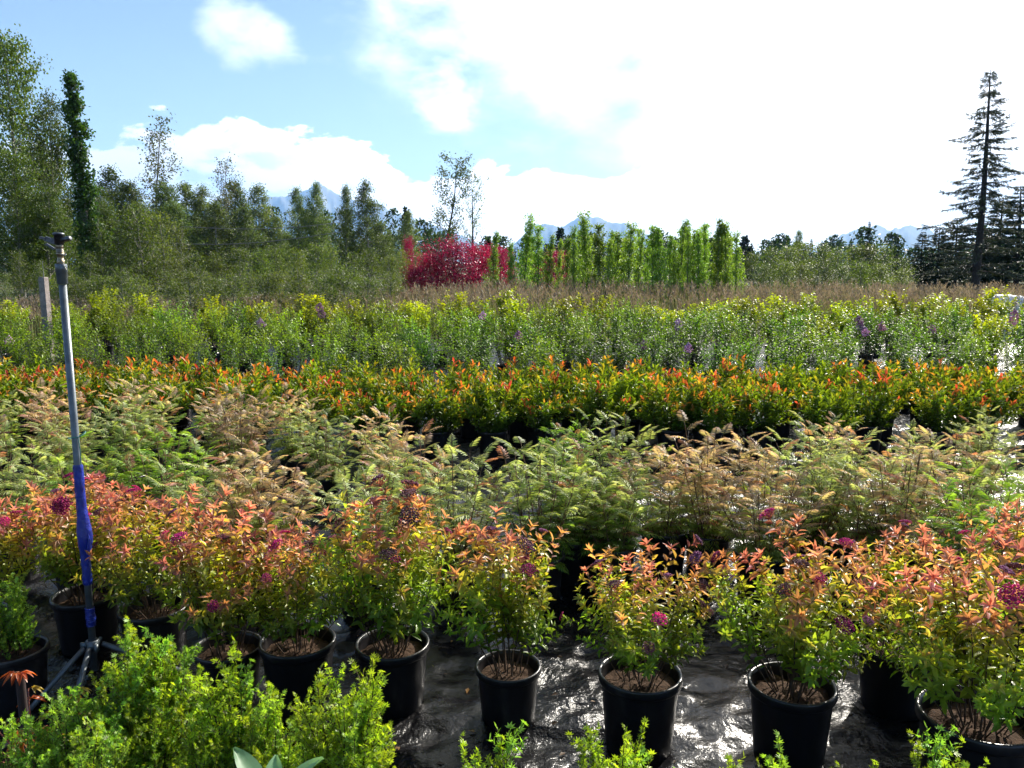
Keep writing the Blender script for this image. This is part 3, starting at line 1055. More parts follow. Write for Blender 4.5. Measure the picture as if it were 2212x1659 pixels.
for row, (yr, step) in enumerate([(6.05, 0.66), (6.75, 0.68)]):
    x0 = -0.643 * (yr + 0.4)
    xsr = np.arange(x0, 0.66 * (yr + .4), step)
    for x in xsr:
        if (row == 1 and x > -1.3) or (x > -0.6 and rg0.random() < 0.2):
            continue
        if len(MESHED) < 7:
            mc = [PEACH, STRAW, MIXA, RST, STRAW, PEACH, LIME][len(MESHED)]
            t = sorbaria(x, yr, 300 + k, 'feathery peach-green shrub in the back rows of the feathery bed, below the red-tipped shrubs', 11, 0.60, mc, detail=False, group='back rows of feathery shrubs')
            MESHED.append(t)
        else:
            src = MESHED[int(rg0.integers(6 if rg0.random() < 0.9 else 7))]
            t = src.copy()
            COL.objects.link(t)
            for ch in src.children:
                c = ch.copy()
                COL.objects.link(c)
                c.parent = t
                for gch in ch.children:
                    d = gch.copy()
                    COL.objects.link(d)
                    d.parent = c
        t.location = (x + rg0.normal(0, 0.07), yr + rg0.normal(0, 0.1), 0.008)
        t.rotation_euler.z = rg0.random() * 6.28
        sc = rg0.uniform(0.86, 1.08) * (0.95 if x < -0.8 else 0.78)
        t.scale = (sc, sc, sc)
        k += 1

# ------------------------------------------------------------------ red tipped shrubs
RT = [redtip_shoot(400 + k, c) for k, c in enumerate([(0.50, 0.15, 0.06), (0.44, 0.23, 0.05), (0.28, 0.28, 0.035), (0.20, 0.27, 0.03), (0.50, 0.11, 0.07), (0.30, 0.28, 0.035)])]


def redtip(x, y, seed, label, pot=True):
    rg = np.random.default_rng(seed)
    t = thing('red_tipped_shrub', label, 'potted shrub', (x, y, 0.008), rg.random() * 6.28, group='red-tipped shrubs in the band behind the feathery bed')
    add_pot(t, rg, 0.95, soil=False)
    n = 17
    green = rg.random() < 0.2
    for i in range(n):
        q = (i + 0.5) / n
        a = i * 2.4
        lean = R(46) * math.sqrt(q) * rg.uniform(0.75, 1.1)
        r = 0.09 * math.sqrt(q)
        sc = (1.12 - 0.36 * q) * rg.uniform(0.85, 1.12) * 1.0
        me = RT[3] if green and rg.random() < 0.6 else RT[int(rg.integers(6))]
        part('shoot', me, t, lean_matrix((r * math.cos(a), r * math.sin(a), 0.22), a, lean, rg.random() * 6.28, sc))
    return t


k = 0
for ri, yr in enumerate((7.65, 8.35, 9.05)):
    for x in np.arange(-0.68 * yr, 0.69 * yr, 0.55) + 0.27 * (ri % 2):
        redtip(x + rg0.normal(0, 0.06), yr + rg0.normal(0, 0.1) + (0.25 if x < -3 else 0), 500 + k, ['orange-red tipped leafy shrub in the row bordering the feathery bed', 'orange-red tipped leafy shrub in the middle row of the red-tipped band', 'orange-red tipped leafy shrub in the row bordering the tall green bed'][ri])
        k += 1


# ------------------------------------------------------------------ tall green shrubs (lilac bed)
def shrub_mesh(seed, top, low, leaf=0.06, n_cane=13, H=0.95, W=0.42, step=0.02, tmpl=LEAF_S, mat=None):
    rg = np.random.default_rng(seed)
    g, st = Geo(), Geo()
    tips = []
    for i in range(n_cane):
        q = (i + .5) / n_cane
        a = i * 2.4 + rg.normal(0, .3)
        lean = math.atan2(W * math.sqrt(q) * 0.9, H) * rg.uniform(.7, 1.1)
        P = bend((0.07 * math.cos(a), 0.07 * math.sin(a), 0.24), (math.cos(a) * math.sin(lean), math.sin(a) * math.sin(lean), math.cos(lean)), H * (1.05 - .25 * q) * rg.uniform(.8, 1.1), rg, 6, .12, .1)
        st.tube(P, np.linspace(.006, .002, 7), 4, (0.08, 0.06, 0.04))
        axes = [P]
        tips.append(P[-1])
        for j in range(4):
            k = rg.uniform(.25, .85) * 6
            i0 = int(k)
            p = P[i0] + (P[i0 + 1] - P[i0]) * (k - i0)
            b2 = rg.random() * 6.28
            lat = bend(p, (math.cos(b2), math.sin(b2), .8), rg.uniform(.15, .3), rg, 4, .12, .3)
            st.tube(lat, .002, 3, (0.09, 0.07, 0.04))
            axes.append(lat)
        for P in axes:
            pos, T, rad, s = spiral(P, .22, step, rg)
            n = len(pos)
            ang = np.radians(75 - 25 * s + rg.normal(0, 12, n))
            Dv = T * np.cos(ang)[:, None] + rad * np.sin(ang)[:, None] + np.array([0, 0, -.12])
            N = np.array([0, 0, .8]) + T * .5 + rg.normal(0, .3, (n, 3))
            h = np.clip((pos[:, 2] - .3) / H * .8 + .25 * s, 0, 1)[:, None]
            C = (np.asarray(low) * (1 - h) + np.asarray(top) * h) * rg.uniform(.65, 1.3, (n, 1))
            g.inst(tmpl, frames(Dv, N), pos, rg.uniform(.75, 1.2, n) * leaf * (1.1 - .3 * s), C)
    return g.mesh('foliage', mat or M_GREEN), st.mesh('canes', M_STEM), tips


GS = {
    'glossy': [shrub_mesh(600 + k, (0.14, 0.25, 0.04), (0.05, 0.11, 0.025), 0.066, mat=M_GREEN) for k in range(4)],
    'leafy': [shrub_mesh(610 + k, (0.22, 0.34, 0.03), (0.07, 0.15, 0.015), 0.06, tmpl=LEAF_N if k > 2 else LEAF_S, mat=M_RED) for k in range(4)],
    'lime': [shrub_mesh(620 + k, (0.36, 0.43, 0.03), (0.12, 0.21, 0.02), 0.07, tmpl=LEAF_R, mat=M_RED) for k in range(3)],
}
GLAB = {
    'glossy': ('dark glossy green shrub', 'glossy green shrubs'),
    'leafy': ('mid green leafy shrub', 'leafy green shrubs'),
    'lime': ('lime yellow-green shrub', 'lime green shrubs'),
}


def lilac_cluster(seed, col):
    rg = np.random.default_rng(seed)
    n = 110
    g = Geo()
    t = rg.random(n)
    a = rg.random(n) * 6.28
    r = 0.085 * np.sin(np.pi * np.clip(t * .85 + .18, 0, 1)) * np.sqrt(rg.random(n))
    T = np.stack([r * np.cos(a), r * np.sin(a), t * .17], 1)
    g.inst(BLOB, frames(np.stack([np.cos(a), np.sin(a), rg.normal(0, .3, n)], 1), np.tile([0, 0, 1.], (n, 1))), T, rg.uniform(.009, .016, n), np.asarray(col) * rg.uniform(.6, 1.4, (n, 1)))
    g.tube([[0, 0, -.05], [0, 0, .15]], .002, 3, (0.1, .1, .05), 1)
    return g.mesh('lilac_cluster', [M_FLOWER, M_STEM])


LC = [lilac_cluster(1, (0.60, 0.42, 0.62)), lilac_cluster(2, (0.64, 0.48, 0.62)), lilac_cluster(3, (0.62, 0.36, 0.52))]


ROWW = ['in the row next to the red-tipped band', 'in the second row behind the red-tipped band', 'in the third row behind the red-tipped band', 'in the middle row of the tall green bed',
        'in the third row before the plumed grass', 'in the second row before the plumed grass', 'in the last row against the plumed grass']


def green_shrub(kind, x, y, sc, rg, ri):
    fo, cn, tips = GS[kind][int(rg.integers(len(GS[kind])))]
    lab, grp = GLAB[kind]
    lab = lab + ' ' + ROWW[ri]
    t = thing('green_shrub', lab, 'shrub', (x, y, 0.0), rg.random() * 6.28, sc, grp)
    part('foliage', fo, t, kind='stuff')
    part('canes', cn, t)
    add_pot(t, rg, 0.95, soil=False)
    t['h'] = 0
    del t['h']
    return t, tips


rg1 = np.random.default_rng(5)
GREENS = []
for ri, (yr, step) in enumerate([(10.2, .80), (11.1, .82), (12.1, .85), (13.2, .9), (14.4, .95), (15.7, 1.0), (17.0, 1.05)]):
    for x in np.arange(-0.69 * yr, 0.70 * yr, step):
        u = x / yr
        if ri >= 5:
            kind = 'lime' if rg1.random() < 0.75 else 'leafy'
        elif u > 0.12:
            kind = 'glossy' if rg1.random() < 0.8 else 'lime' if ri > 2 else 'leafy'
        else:
            kind = 'leafy' if rg1.random() < 0.72 else 'glossy'
        base = [0.80, 0.82, 0.86, 0.92, 0.95, 0.94, 0.96][ri] * (1.04 if kind == 'lime' else 1.0)
        sc = base * rg1.uniform(0.9, 1.1)
        t, tips = green_shrub(kind, x + rg1.normal(0, .1), yr + rg1.normal(0, .15), sc, rg1, ri)
        GREENS.append((t, tips, ri))
# the few shrubs still carrying mauve flower clusters
bpy.context.view_layer.update()
for fi, (xd, yd, dist, nclu) in enumerate([(690, 672, 13.2, 2), (1392, 755, 11.1, 1), (1485, 762, 11.1, 1), (1857, 700, 13.2, 3), (1040, 690, 14.4, 1), (1465, 708, 13.2, 2),
                                     (565, 708, 13.2, 1), (1905, 715, 13.2, 1), (2190, 690, 13.2, 2), (20, 745, 12.1, 1), (1120, 735, 12.1, 1), (2010, 720, 13.2, 1)]):
    w_ = at_dist(xd, yd, dist - .35)
    best = min(GREENS, key=lambda q: (q[0].location.x - w_[0]) ** 2 + (q[0].location.y - w_[1]) ** 2)
    t = best[0]
    loc = Vector((w_[0], w_[1], w_[2]))
    for c in range(nclu):
        off = Vector((rg1.normal(0, .05) * c, rg1.normal(0, .05) * c, -0.10 * c))
        lp = t.matrix_world.inverted() @ (loc + off)
        part('flower_cluster', LC[int(rg1.integers(3))], t, Matrix.Translation(lp) @ Matrix.Rotation(rg1.normal(0, .3), 4, 'X') @ Matrix.Scale(1.0, 4))
    if not t['label'].startswith('green shrub carrying'):
        t['label'] = ['green shrub carrying two stacked mauve flower clusters, tallest in its bed', 'green shrub carrying one upright lavender spike above the red-tipped band', 'green shrub carrying one loose lavender spike next to the upright-spiked shrub',
                      'green shrub carrying the widest purple-pink flower cluster', 'green shrub carrying a faint grey-mauve cluster near the crimson bushes', 'green shrub carrying a pair of pinkish clusters in front of the poplars',
                      'green shrub carrying one pale mauve cluster near the two stacked clusters', 'green shrub carrying a faded mauve cluster beside the widest purple cluster', 'green shrub carrying dull pink clusters below the big spruce',
                      'green shrub carrying a greyish cluster near the wooden post', 'green shrub carrying a small dull cluster below the crimson bushes', 'green shrub carrying a washed-out mauve cluster between spruce and widest cluster'][fi]
        t['group'] = 'green shrubs with mauve flowers'

# ------------------------------------------------------------------ tall grass band


def tall_grass():
    rg = np.random.default_rng(9)
    n = 15000
    g = Geo()
    y = rg.uniform(18.8, 27.5, n)
    x = rg.uniform(-0.72, 0.72, n) * (y + 1)
    clump = fbm(x * .45 + 20, y * .45, 51, 3)
    keep = rg.random(n) < np.clip((clump - .25) * 2.4, .12, 1)
    x, y, clump = x[keep], y[keep], clump[keep]
    n = len(x)
    h = (0.72 + 0.72 * clump) * (1 - 0.35 * np.clip((-x / y - 0.05) * 3, 0, 1)) * rg.uniform(.75, 1.12, n)
    lean = rg.normal(0, .12, (n, 2)) + np.array([-.05, 0])
    c0 = np.array([0.09, 0.13, 0.03])
    c1 = np.array([0.19, 0.17, 0.09])
    mixf = rg.random((n, 1))
    tall = np.clip(rg.normal(.45, .3, (n, 1)), 0, 1)
    C = (c0 * (1 - mixf) + c1 * mixf) * rg.uniform(.7, 1.3, (n, 1))
    wd = rg.uniform(.008, .016, n)
    a = rg.random(n) * 6.28
    sx, sy = np.cos(a) * wd, np.sin(a) * wd
    V = np.zeros((n, 5, 3))
    zero = np.zeros(n)
    b0 = np.stack([x, y, zero - .03], 1)
    m0 = np.stack([x + lean[:, 0] * h * .35, y + lean[:, 1] * h * .35, h * .6], 1)
    t0 = np.stack([x + lean[:, 0] * h, y + lean[:, 1] * h, h], 1)
    sv = np.stack([sx, sy, zero], 1)
    V[:, 0], V[:, 1], V[:, 2], V[:, 3], V[:, 4] = b0 - sv, b0 + sv, m0 + sv * .7, m0 - sv * .7, t0
    i = (np.arange(n) * 5)[:, None]
    g.add(V.reshape(-1, 3), [i + np.array([[0, 1, 2, 3]]), i + np.array([[3, 2, 4]])], np.repeat(C, 5, 0))
    # feathery purple-brown seed heads
    sel = rg.random(n) < .75
    tp, hh, ln = t0[sel], h[sel], lean[sel]
    m = len(tp)
    pc = np.array([0.24, 0.18, 0.18]) * (1 - rg.random((m, 1)) * .5) + np.array([0.05, 0.05, 0.01]) * rg.random((m, 1))
    for k in range(8):
        f = k / 8
        ang = rg.random(m) * 6.28
        Dv = np.stack([np.cos(ang) * .55 + ln[:, 0], np.sin(ang) * .55 + ln[:, 1], rg.uniform(.6, 1.1, m)], 1)
        T = tp - np.stack([ln[:, 0] * hh * f * .25, ln[:, 1] * hh * f * .25, hh * .22 * f], 1)
        g.inst(LEAF_N, frames(Dv, rg.normal(0, 1, (m, 3))), T, np.stack([rg.uniform(.05, .08, m)] + [rg.uniform(.07, .13, m)] * 2, 1), pc)
    o = part('tall_grass', g.mesh('tall_grass', M_GRASS), kind='stuff')
    o['label'], o['category'] = 'dry purple-brown plumed grass growing between the shrub beds and the trees', 'grass'


tall_grass()


# ------------------------------------------------------------------ trees
def tree(seed, H, cb, rad, n_limb, leaf, n_leaf, cols, up=0.6, droop=0.0, r0=0.09, bark=(0.16, 0.15, 0.14), scatter=0.16, wob=0.05, tmpl=LEAF_R, lean=(0, 0), twigs=6, fork=0, mat=None, split=False):
    """crown radius rad(t) for t = 0 (crown base) .. 1 (tip)"""
    rg = np.random.default_rng(seed)
    tr, br, cr = Geo(), Geo(), Geo()
    limbs = []
    n = 10
    P = bend((0, 0, -0.1), (lean[0], lean[1], 1), H, rg, n, wob, .06)
    P[:, 2] *= H / P[-1, 2]
    tr.tube(P, r0 * (1 - np.linspace(0, 1, n + 1)) ** .8 + .008, 8, bark)
    tt = np.linspace(0, 1, n + 1)
    leaders = [P]
    pts, wts = [], []
    for i in range(n_limb):
        q = (i + rg.random()) / n_limb
        t = cb + (1 - cb) * q * .985
        p = np.array([np.interp(t, tt, P[:, c]) for c in range(3)])
        a = i * 2.4 + rg.normal(0, .35)
        Ll = rad(q) * rg.uniform(.65, 1.2)
        if split:
            br = Geo()
            limbs.append(br)
        e = up * (0.6 + .7 * q)
        d = np.array([math.cos(a), math.sin(a), e])
        Q = bend(p, d, Ll * math.hypot(1, e), rg, 5, .2, .25 - droop)
        rr = max(.008, r0 * .42 * (1 - t) + .004)
        br.tube(Q, np.linspace(rr, .005, 6), 4, bark)
        for j in range(twigs):
            s = rg.uniform(.25, 1) * 5
            i0 = min(int(s), 4)
            pp = Q[i0] + (Q[i0 + 1] - Q[i0]) * (s - i0)
            dd = unit(Q[i0 + 1] - Q[i0]) + rg.normal(0, .55, 3) + np.array([0, 0, .15 - droop])
            W = bend(pp, dd, Ll * rg.uniform(.25, .45) + .15, rg, 3, .25, .1 - droop * 1.5)
            br.tube(W, np.linspace(.006, .003, 4), 3, bark)
            pts.append(W)
            wts.append(len(W))
        pts.append(Q[2:])
    segs = [(W[k], W[k + 1]) for W in pts for k in range(len(W) - 1)]
    A0 = np.array([s[0] for s in segs])
    B0 = np.array([s[1] for s in segs])
    tone = rg.uniform(0, 1, len(segs))
    sl_ = np.linalg.norm(B0 - A0, axis=1)
    k = rg.choice(len(segs), n_leaf, p=sl_ / sl_.sum())
    f = rg.random((n_leaf, 1))
    pos = A0[k] * (1 - f) + B0[k] * f + rg.normal(0, scatter, (n_leaf, 3)) * np.array([1, 1, .8])
    Dv = rg.normal(0, 1, (n_leaf, 3)) + np.array([0, 0, -.3])
    N = rg.normal(0, .7, (n_leaf, 3)) + np.array([0, 0, .8])
    c0, c1 = np.asarray(cols[0]), np.asarray(cols[1])
    tn = np.clip(tone[k][:, None] * .6 + rg.random((n_leaf, 1)) * .4, 0, 1)
    C = (c0 * (1 - tn) + c1 * tn) * rg.uniform(.75, 1.25, (n_leaf, 1))
    cr.inst(tmpl, frames(Dv, N), pos, leaf * rg.uniform(.7, 1.25, n_leaf), C)
    return tr.mesh('trunk', M_BARK), [l.mesh('limb', M_BARK) for l in limbs] if split else br.mesh('limbs', M_BARK), cr.mesh('crown', mat or M_TREE), H


def conifer(seed, H, cb, wid, n_whorl, twig_n, cols, r0=0.14, sag=0.35, gap=0.0, bl=(0.05, 0.045, 0.045)):
    rg = np.random.default_rng(seed)
    tr, br, cr = Geo(), Geo(), Geo()
    P = bend((0, 0, -.1), (0, 0, 1), H, rg, 8, .015, .05)
    P[:, 2] *= H / P[-1, 2]
    tr.tube(P, r0 * (1 - np.linspace(0, 1, 9)) ** .85 + .012, 8, bl)
    for i in range(n_whorl):
        q = i / (n_whorl - 1)
        z = H * (cb + (1 - cb) * min(1, max(0, q + rg.normal(0, .006)))) * 0.985
        nb_ = int(rg.integers(4, 7))
        a0 = rg.random() * 6.28
        for j in range(nb_):
            if rg.random() < gap:
                continue
            a = a0 + j * 6.28 / nb_ + rg.normal(0, .25)
            Lb = wid * (1 - q) ** .8 * rg.uniform(.4, 1.15) + .12
            sg_ = sag * rg.uniform(.3, 1.7)
            t = np.linspace(0, 1, 6)
            x0, y0 = np.interp(z, P[:, 2], P[:, 0]), np.interp(z, P[:, 2], P[:, 1])
            zz = z + Lb * (0.30 * (q > .7) + .10) * t - Lb * sg_ * (t ** 1.5) + Lb * .16 * t ** 4
            Q = np.stack([x0 + np.cos(a) * Lb * t, y0 + np.sin(a) * Lb * t, zz], 1)
            br.tube(Q, np.linspace(.022, .006, 6) * (1.1 - .7 * q), 4, bl)
            m = max(4, int(twig_n * Lb / wid))
            s = rg.uniform(.15, 1, m)
            p = np.stack([np.interp(s, t, Q[:, c]) for c in range(3)], -1)
            sg = np.where(rg.random(m) < .5, -1, 1)
            fa = a + sg * rg.uniform(.25, 1.1, m)
            Dv = np.stack([np.cos(fa), np.sin(fa), rg.normal(-.35, .35, m)], 1)
            N = rg.normal(0, .5, (m, 3)) + np.array([0, 0, 1])
            sz = np.stack([rg.uniform(.08, .13, m), (rg.uniform(.16, .34, m) * (1.25 - .7 * s)), rg.uniform(.2, .3, m)], 1)
            tn = rg.random((m, 1))
            C = (np.asarray(cols[0]) * (1 - tn) + np.asarray(cols[1]) * tn) * rg.uniform(.7, 1.3, (m, 1))
            cr.inst(LEAF_N, frames(Dv, N), p, sz, C)
            cr.inst(LEAF_N, frames(Dv * np.array([1, 1, -1]) + np.array([0, 0, -.1]), rg.normal(0, 1, (m, 3))), p, sz * .7, C)
    return tr.mesh('trunk', M_BARK), br.mesh('limbs', M_BARK), cr.mesh('crown', M_NEEDLE), H


def plant_tree(name, label, kind, xd, yd_top, dist, cat='tree', group=None, wsc=1.0, rz=None):
    """xd, yd_top: where the tip shows; dist: how far off it stands"""
    tr, br, cr, H = kind
    p = at_dist(xd, yd_top, dist)
    sc = p[2] / H
    base_x = p[0]
    t = thing(name, label, cat, (base_x, dist, 0), rg1.random() * 6.28 if rz is None else rz, (sc * wsc, sc * wsc, sc), group)
    part('trunk', tr, t)
    if isinstance(br, list):
        for l in br:
            part('limb', l, t)
    else:
        part('limbs', br, t)
    part('crown', cr, t)
    return t


DK, MD = ((0.055, 0.09, 0.03), (0.14, 0.185, 0.065)), ((0.045, 0.085, 0.015), (0.11, 0.16, 0.03))
birch_r = lambda q: 0.15 + 2.3 * (1 - q) ** .85 * min(1, q * 5 + .6)
BIRCH = [tree(700 + k, 9, .12, birch_r, 54, .12, 13000, DK, .75, .14, .10, (0.26, 0.25, 0.24), .20) for k in range(4)]
THIN = [tree(710 + k, 9, .22, lambda q: .3 + 1.25 * (1 - q) ** .9, 34, .12, 2600, ((0.045, 0.06, 0.022), (0.10, 0.11, 0.05)), .8, .22, .08, (0.24, 0.22, 0.21), .20, twigs=7) for k in range(2)]
SPARSE = [tree(720, 9, .30, lambda q: 2.0 * (1 - q) ** .5 * (.5 + q), 22, .15, 2400, DK, 1.2, .1, .13, (0.07, 0.065, 0.06), .2, .10, lean=(.28, 0), split=True),
          tree(721, 9, .20, lambda q: 1.5 * (1 - q) ** .4 * (.45 + q), 20, .14, 1100, DK, 1.7, .0, .12, (0.07, 0.065, 0.06), .16, .08, split=True)]
BIG = [tree(730 + k, 12, .10, lambda q: .6 + 3.1 * (1 - q) ** .7 * min(1, q * 4 + .5), 64, .15, 17000, MD, .75, .1, .18, (0.2, 0.19, 0.17), .3, twigs=7) for k in range(2)]
col_r = lambda q: .05 + .36 * (1 - q) ** .7 * min(1, q * 5 + .5)
POPLAR = [tree(740 + k, 4.4, .05, col_r, 36, .075, 3000, ((0.12, 0.22, 0.035), (0.27, 0.40, 0.065)), 2.4, 0, .035, (0.14, 0.15, 0.1), .07, .03, twigs=3) for k in range(5)]
TALLCOL = [tree(750, 9.6, .02, lambda q: .10 + .50 * (1 - q) ** .6 * min(1, q * 5 + .5), 80, .13, 9000, ((0.018, 0.045, 0.014), (0.05, 0.10, 0.02)), 2.4, 0, .10, (0.16, 0.16, 0.13), .11, .02, twigs=3)]
SAP = [tree(760 + k, 3.0, .06, lambda q: .22 + .55 * (1 - q) ** .7 * min(1, q * 4 + .5), 30, .075, 2800, ((0.06, 0.10, 0.018), (0.15, 0.19, 0.035)), 1.2, .0, .03, (0.25, 0.24, 0.2), .12, twigs=4, tmpl=LEAF_S) for k in range(4)]
CRIM = [tree(770 + k, 2.8, .04, lambda q: .35 + 1.05 * (1 - q) ** .55, 44, .075, 8000, ((0.15, 0.011, 0.045), (0.38, 0.03, 0.11)), .8, .0, .05, (0.06, 0.03, 0.03), .13, twigs=5, tmpl=LEAF_S, mat=M_CRIM) for k in range(3)]
SPRUCE = conifer(780, 10, .17, 2.5, 44, 80, ((0.04, 0.055, 0.04), (0.085, 0.105, 0.065)), .16, .34, .2)
CONE = [conifer(781 + k, 7, .03, 1.9, 34, 110, ((0.012, 0.03, 0.016), (0.035, 0.065, 0.025)), .10, .3, .05) for k in range(3)]

# left wood
plant_tree('leafy_tree', 'tall loose-crowned tree with twiggy top at the wood edge beyond the wooden post', BIG[0], 0, 92, 44, wsc=.72)
plant_tree('leafy_tree', 'broad green tree leaning against the columnar tree', BIG[1], 95, 232, 40, wsc=.62)
plant_tree('leafy_tree', 'dense low tree behind the wooden post', BIG[0], 20, 340, 36, rz=2.0)
plant_tree('leafy_tree', 'dark bushy tree filling the foot of the columnar tree', BIG[1], 90, 420, 36, rz=4.0)
plant_tree('leafy_tree', 'rounded bushy tree low at the wood edge between wooden post and columnar tree', BIG[0], 60, 450, 37, rz=1.0, wsc=1.1)
plant_tree('leafy_tree', 'leafy tree filling the wood edge between columnar tree and thin-topped birch', BIG[1], 205, 420, 46, rz=5.0, wsc=.9)
plant_tree('columnar_tree', 'tall narrow dark green columnar tree right behind the sprinkler head', TALLCOL[0], 168, 168, 34, wsc=1.0)
BL = 'grey-green birch in the wood beyond the sapling brush'
plant_tree('birch_tree', 'tallest birch with a thin see-through pointed top', THIN[0], 312, 262, 58, wsc=1.0)
plant_tree('birch_tree', 'thin-topped birch with clustered upper twigs beside the overhead cables', THIN[1], 480, 350, 58)
for i, (xd, yd, d, kk, ws) in enumerate([(235, 365, 56, 0, 1), (275, 395, 54, 1, 1), (350, 400, 55, 2, 1), (395, 398, 60, 3, 1), (440, 405, 60, 0, .9), (505, 395, 60, 1, .9), (555, 402, 60, 2, .85),
                                     (215, 440, 50, 3, 1), (330, 470, 48, 0, 1), (425, 470, 55, 1, 1), (600, 470, 66, 2, .9), (300, 440, 52, 3, 1.1), (375, 440, 52, 2, 1.1), (465, 440, 54, 0, 1.1), (530, 450, 56, 3, 1), (240, 480, 46, 1, 1.1), (580, 500, 60, 1, 1.1)]):
    plant_tree('birch_tree', BL, BIRCH[kk], xd, yd, d, group='birches in the left wood', wsc=ws * 1.2)
for i, (xd, yd, d, kk, ws, lab) in enumerate([(640, 408, 64, 3, .72, 'birch standing clear with sky and mountain either side, twin tip'), (682, 398, 64, 1, .72, 'birch standing clear, close against its twin-tipped neighbour'),
                                          (742, 405, 62, 2, .7, 'narrow birch pressed against the widest free-standing birch'), (792, 393, 62, 0, .95, 'widest free-standing birch in front of the blue mountain foot'),
                                          (885, 458, 62, 3, .85, 'short round birch between the widest birch and the crimson bushes'), (840, 500, 70, 1, .8, 'small birch tucked at the widest birch foot')]):
    plant_tree('birch_tree', lab, BIRCH[kk], xd, yd, d, wsc=ws)
plant_tree('bare_tree', 'dark leaning tree with half-bare crown against white cloud', SPARSE[0], 938, 362, 75, rz=0.2)
plant_tree('bare_tree', 'slim forked tree with almost leafless branches against white cloud', SPARSE[1], 1022, 392, 75, rz=1.0)
# brush of saplings
k = 0
for xd, yd, d in [(215, 500, 34), (255, 505, 35), (300, 462, 36), (345, 480, 36), (390, 515, 34), (430, 560, 28), (470, 560, 30), (515, 548, 31), (560, 560, 28), (600, 545, 30), (640, 555, 29), (680, 540, 31),
                  (720, 552, 28), (760, 560, 30), (800, 552, 31), (840, 565, 29), (870, 560, 33), (450, 600, 26), (540, 605, 26), (620, 600, 26), (700, 595, 26), (770, 600, 26), (360, 600, 27), (280, 610, 27),
                  (40, 560, 31), (90, 575, 31), (140, 590, 30), (10, 600, 28), (190, 560, 32)]:
    plant_tree('birch_sapling', 'young grey-green birch sapling in the brush before the wood', SAP[k % 4], xd, yd, d, 'sapling', 'birch saplings in the brush', wsc=rg1.uniform(1.0, 1.35))
    k += 1
for xd in list(range(120, 880, 48)):
    plant_tree('young_sapling', 'small bright sapling growing out of the plumed grass behind the tall green bed', SAP[k % 4], xd + rg1.normal(0, 10), 606 + rg1.normal(0, 9), 20.2 + rg1.uniform(0, 2.5), 'sapling', 'small saplings in the grass', wsc=rg1.uniform(1.3, 1.9))
    k += 1
# crimson bushes
for i, (xd, yd, d, ws, lab) in enumerate([(900, 592, 33, 1.1, 'low crimson bush at the open end of the red clump'), (938, 566, 33, 1.4, 'rounded crimson bush second in the red clump'), (985, 540, 33, 1.3, 'tallest crimson bush in the middle of the red clump'),
                                      (1030, 550, 34, 1.2, 'crimson bush beside the lone thin poplar'), (1085, 555, 34, .7, 'small crimson bush just past the lone thin poplar'), (1165, 585, 36, .8, 'crimson bush seen between two poplars'),
                                      (1203, 560, 36, .7, 'last crimson bush mostly hidden by poplars'), (880, 535, 36, .3, 'thin crimson spire against the round birch')]):
    plant_tree('crimson_bush', lab, CRIM[i % 3], xd, yd, d, 'bush', 'crimson bushes', wsc=ws)
# columnar poplars
POPS = [(1058, 500, 29, .8), (1103, 520, 27, 1), (1130, 475, 28, 1), (1162, 500, 28, 1.1), (1185, 505, 28, 1.1), (1222, 510, 29, 1), (1245, 500, 28, .9), (1272, 478, 29, 1.1), (1290, 490, 28, 1.1), (1310, 500, 27, 1.2),
        (1345, 500, 29, 1), (1360, 495, 28, 1.1), (1385, 510, 29, .9), (1415, 498, 28, 1.1), (1435, 505, 28, 1), (1470, 480, 29, 1.1), (1490, 488, 28, 1), (1512, 490, 28, 1.1), (1530, 492, 29, 1),
        (1550, 485, 28, 1), (1570, 490, 28, 1.2), (1592, 500, 26, 1.25), (1400, 530, 30, .9), (1455, 520, 30, .9), (1335, 520, 31, .9), (1205, 520, 31, 1), (1258, 515, 31, 1.1), (1325, 510, 31, 1.1), (1372, 505, 31, 1.1), (1448, 500, 31, 1.2), (1480, 495, 31, 1.2), (1500, 505, 31, 1.2), (1520, 500, 31, 1.2), (1540, 505, 31, 1.2), (1560, 500, 31, 1.2), (1582, 510, 30, 1.2), (1145, 530, 31, 1)]
for i, (xd, yd, d, ws) in enumerate(POPS):
    lab = {0: 'lone thin columnar poplar in front of the crimson bushes', 21: 'bright leafy poplar closing the poplar row at the grass edge'}.get(i, 'young narrow columnar poplar in the row behind the plumed grass')
    t = plant_tree('columnar_poplar', lab, POPLAR[i * 3 % 5], xd + rg1.normal(0, 4), yd + rg1.normal(0, 9), d, 'tree', 'young columnar poplars', wsc=ws * rg1.uniform(.8, 1.3))
    t.rotation_euler.x, t.rotation_euler.y = rg1.normal(0, .025), rg1.normal(0, .03)
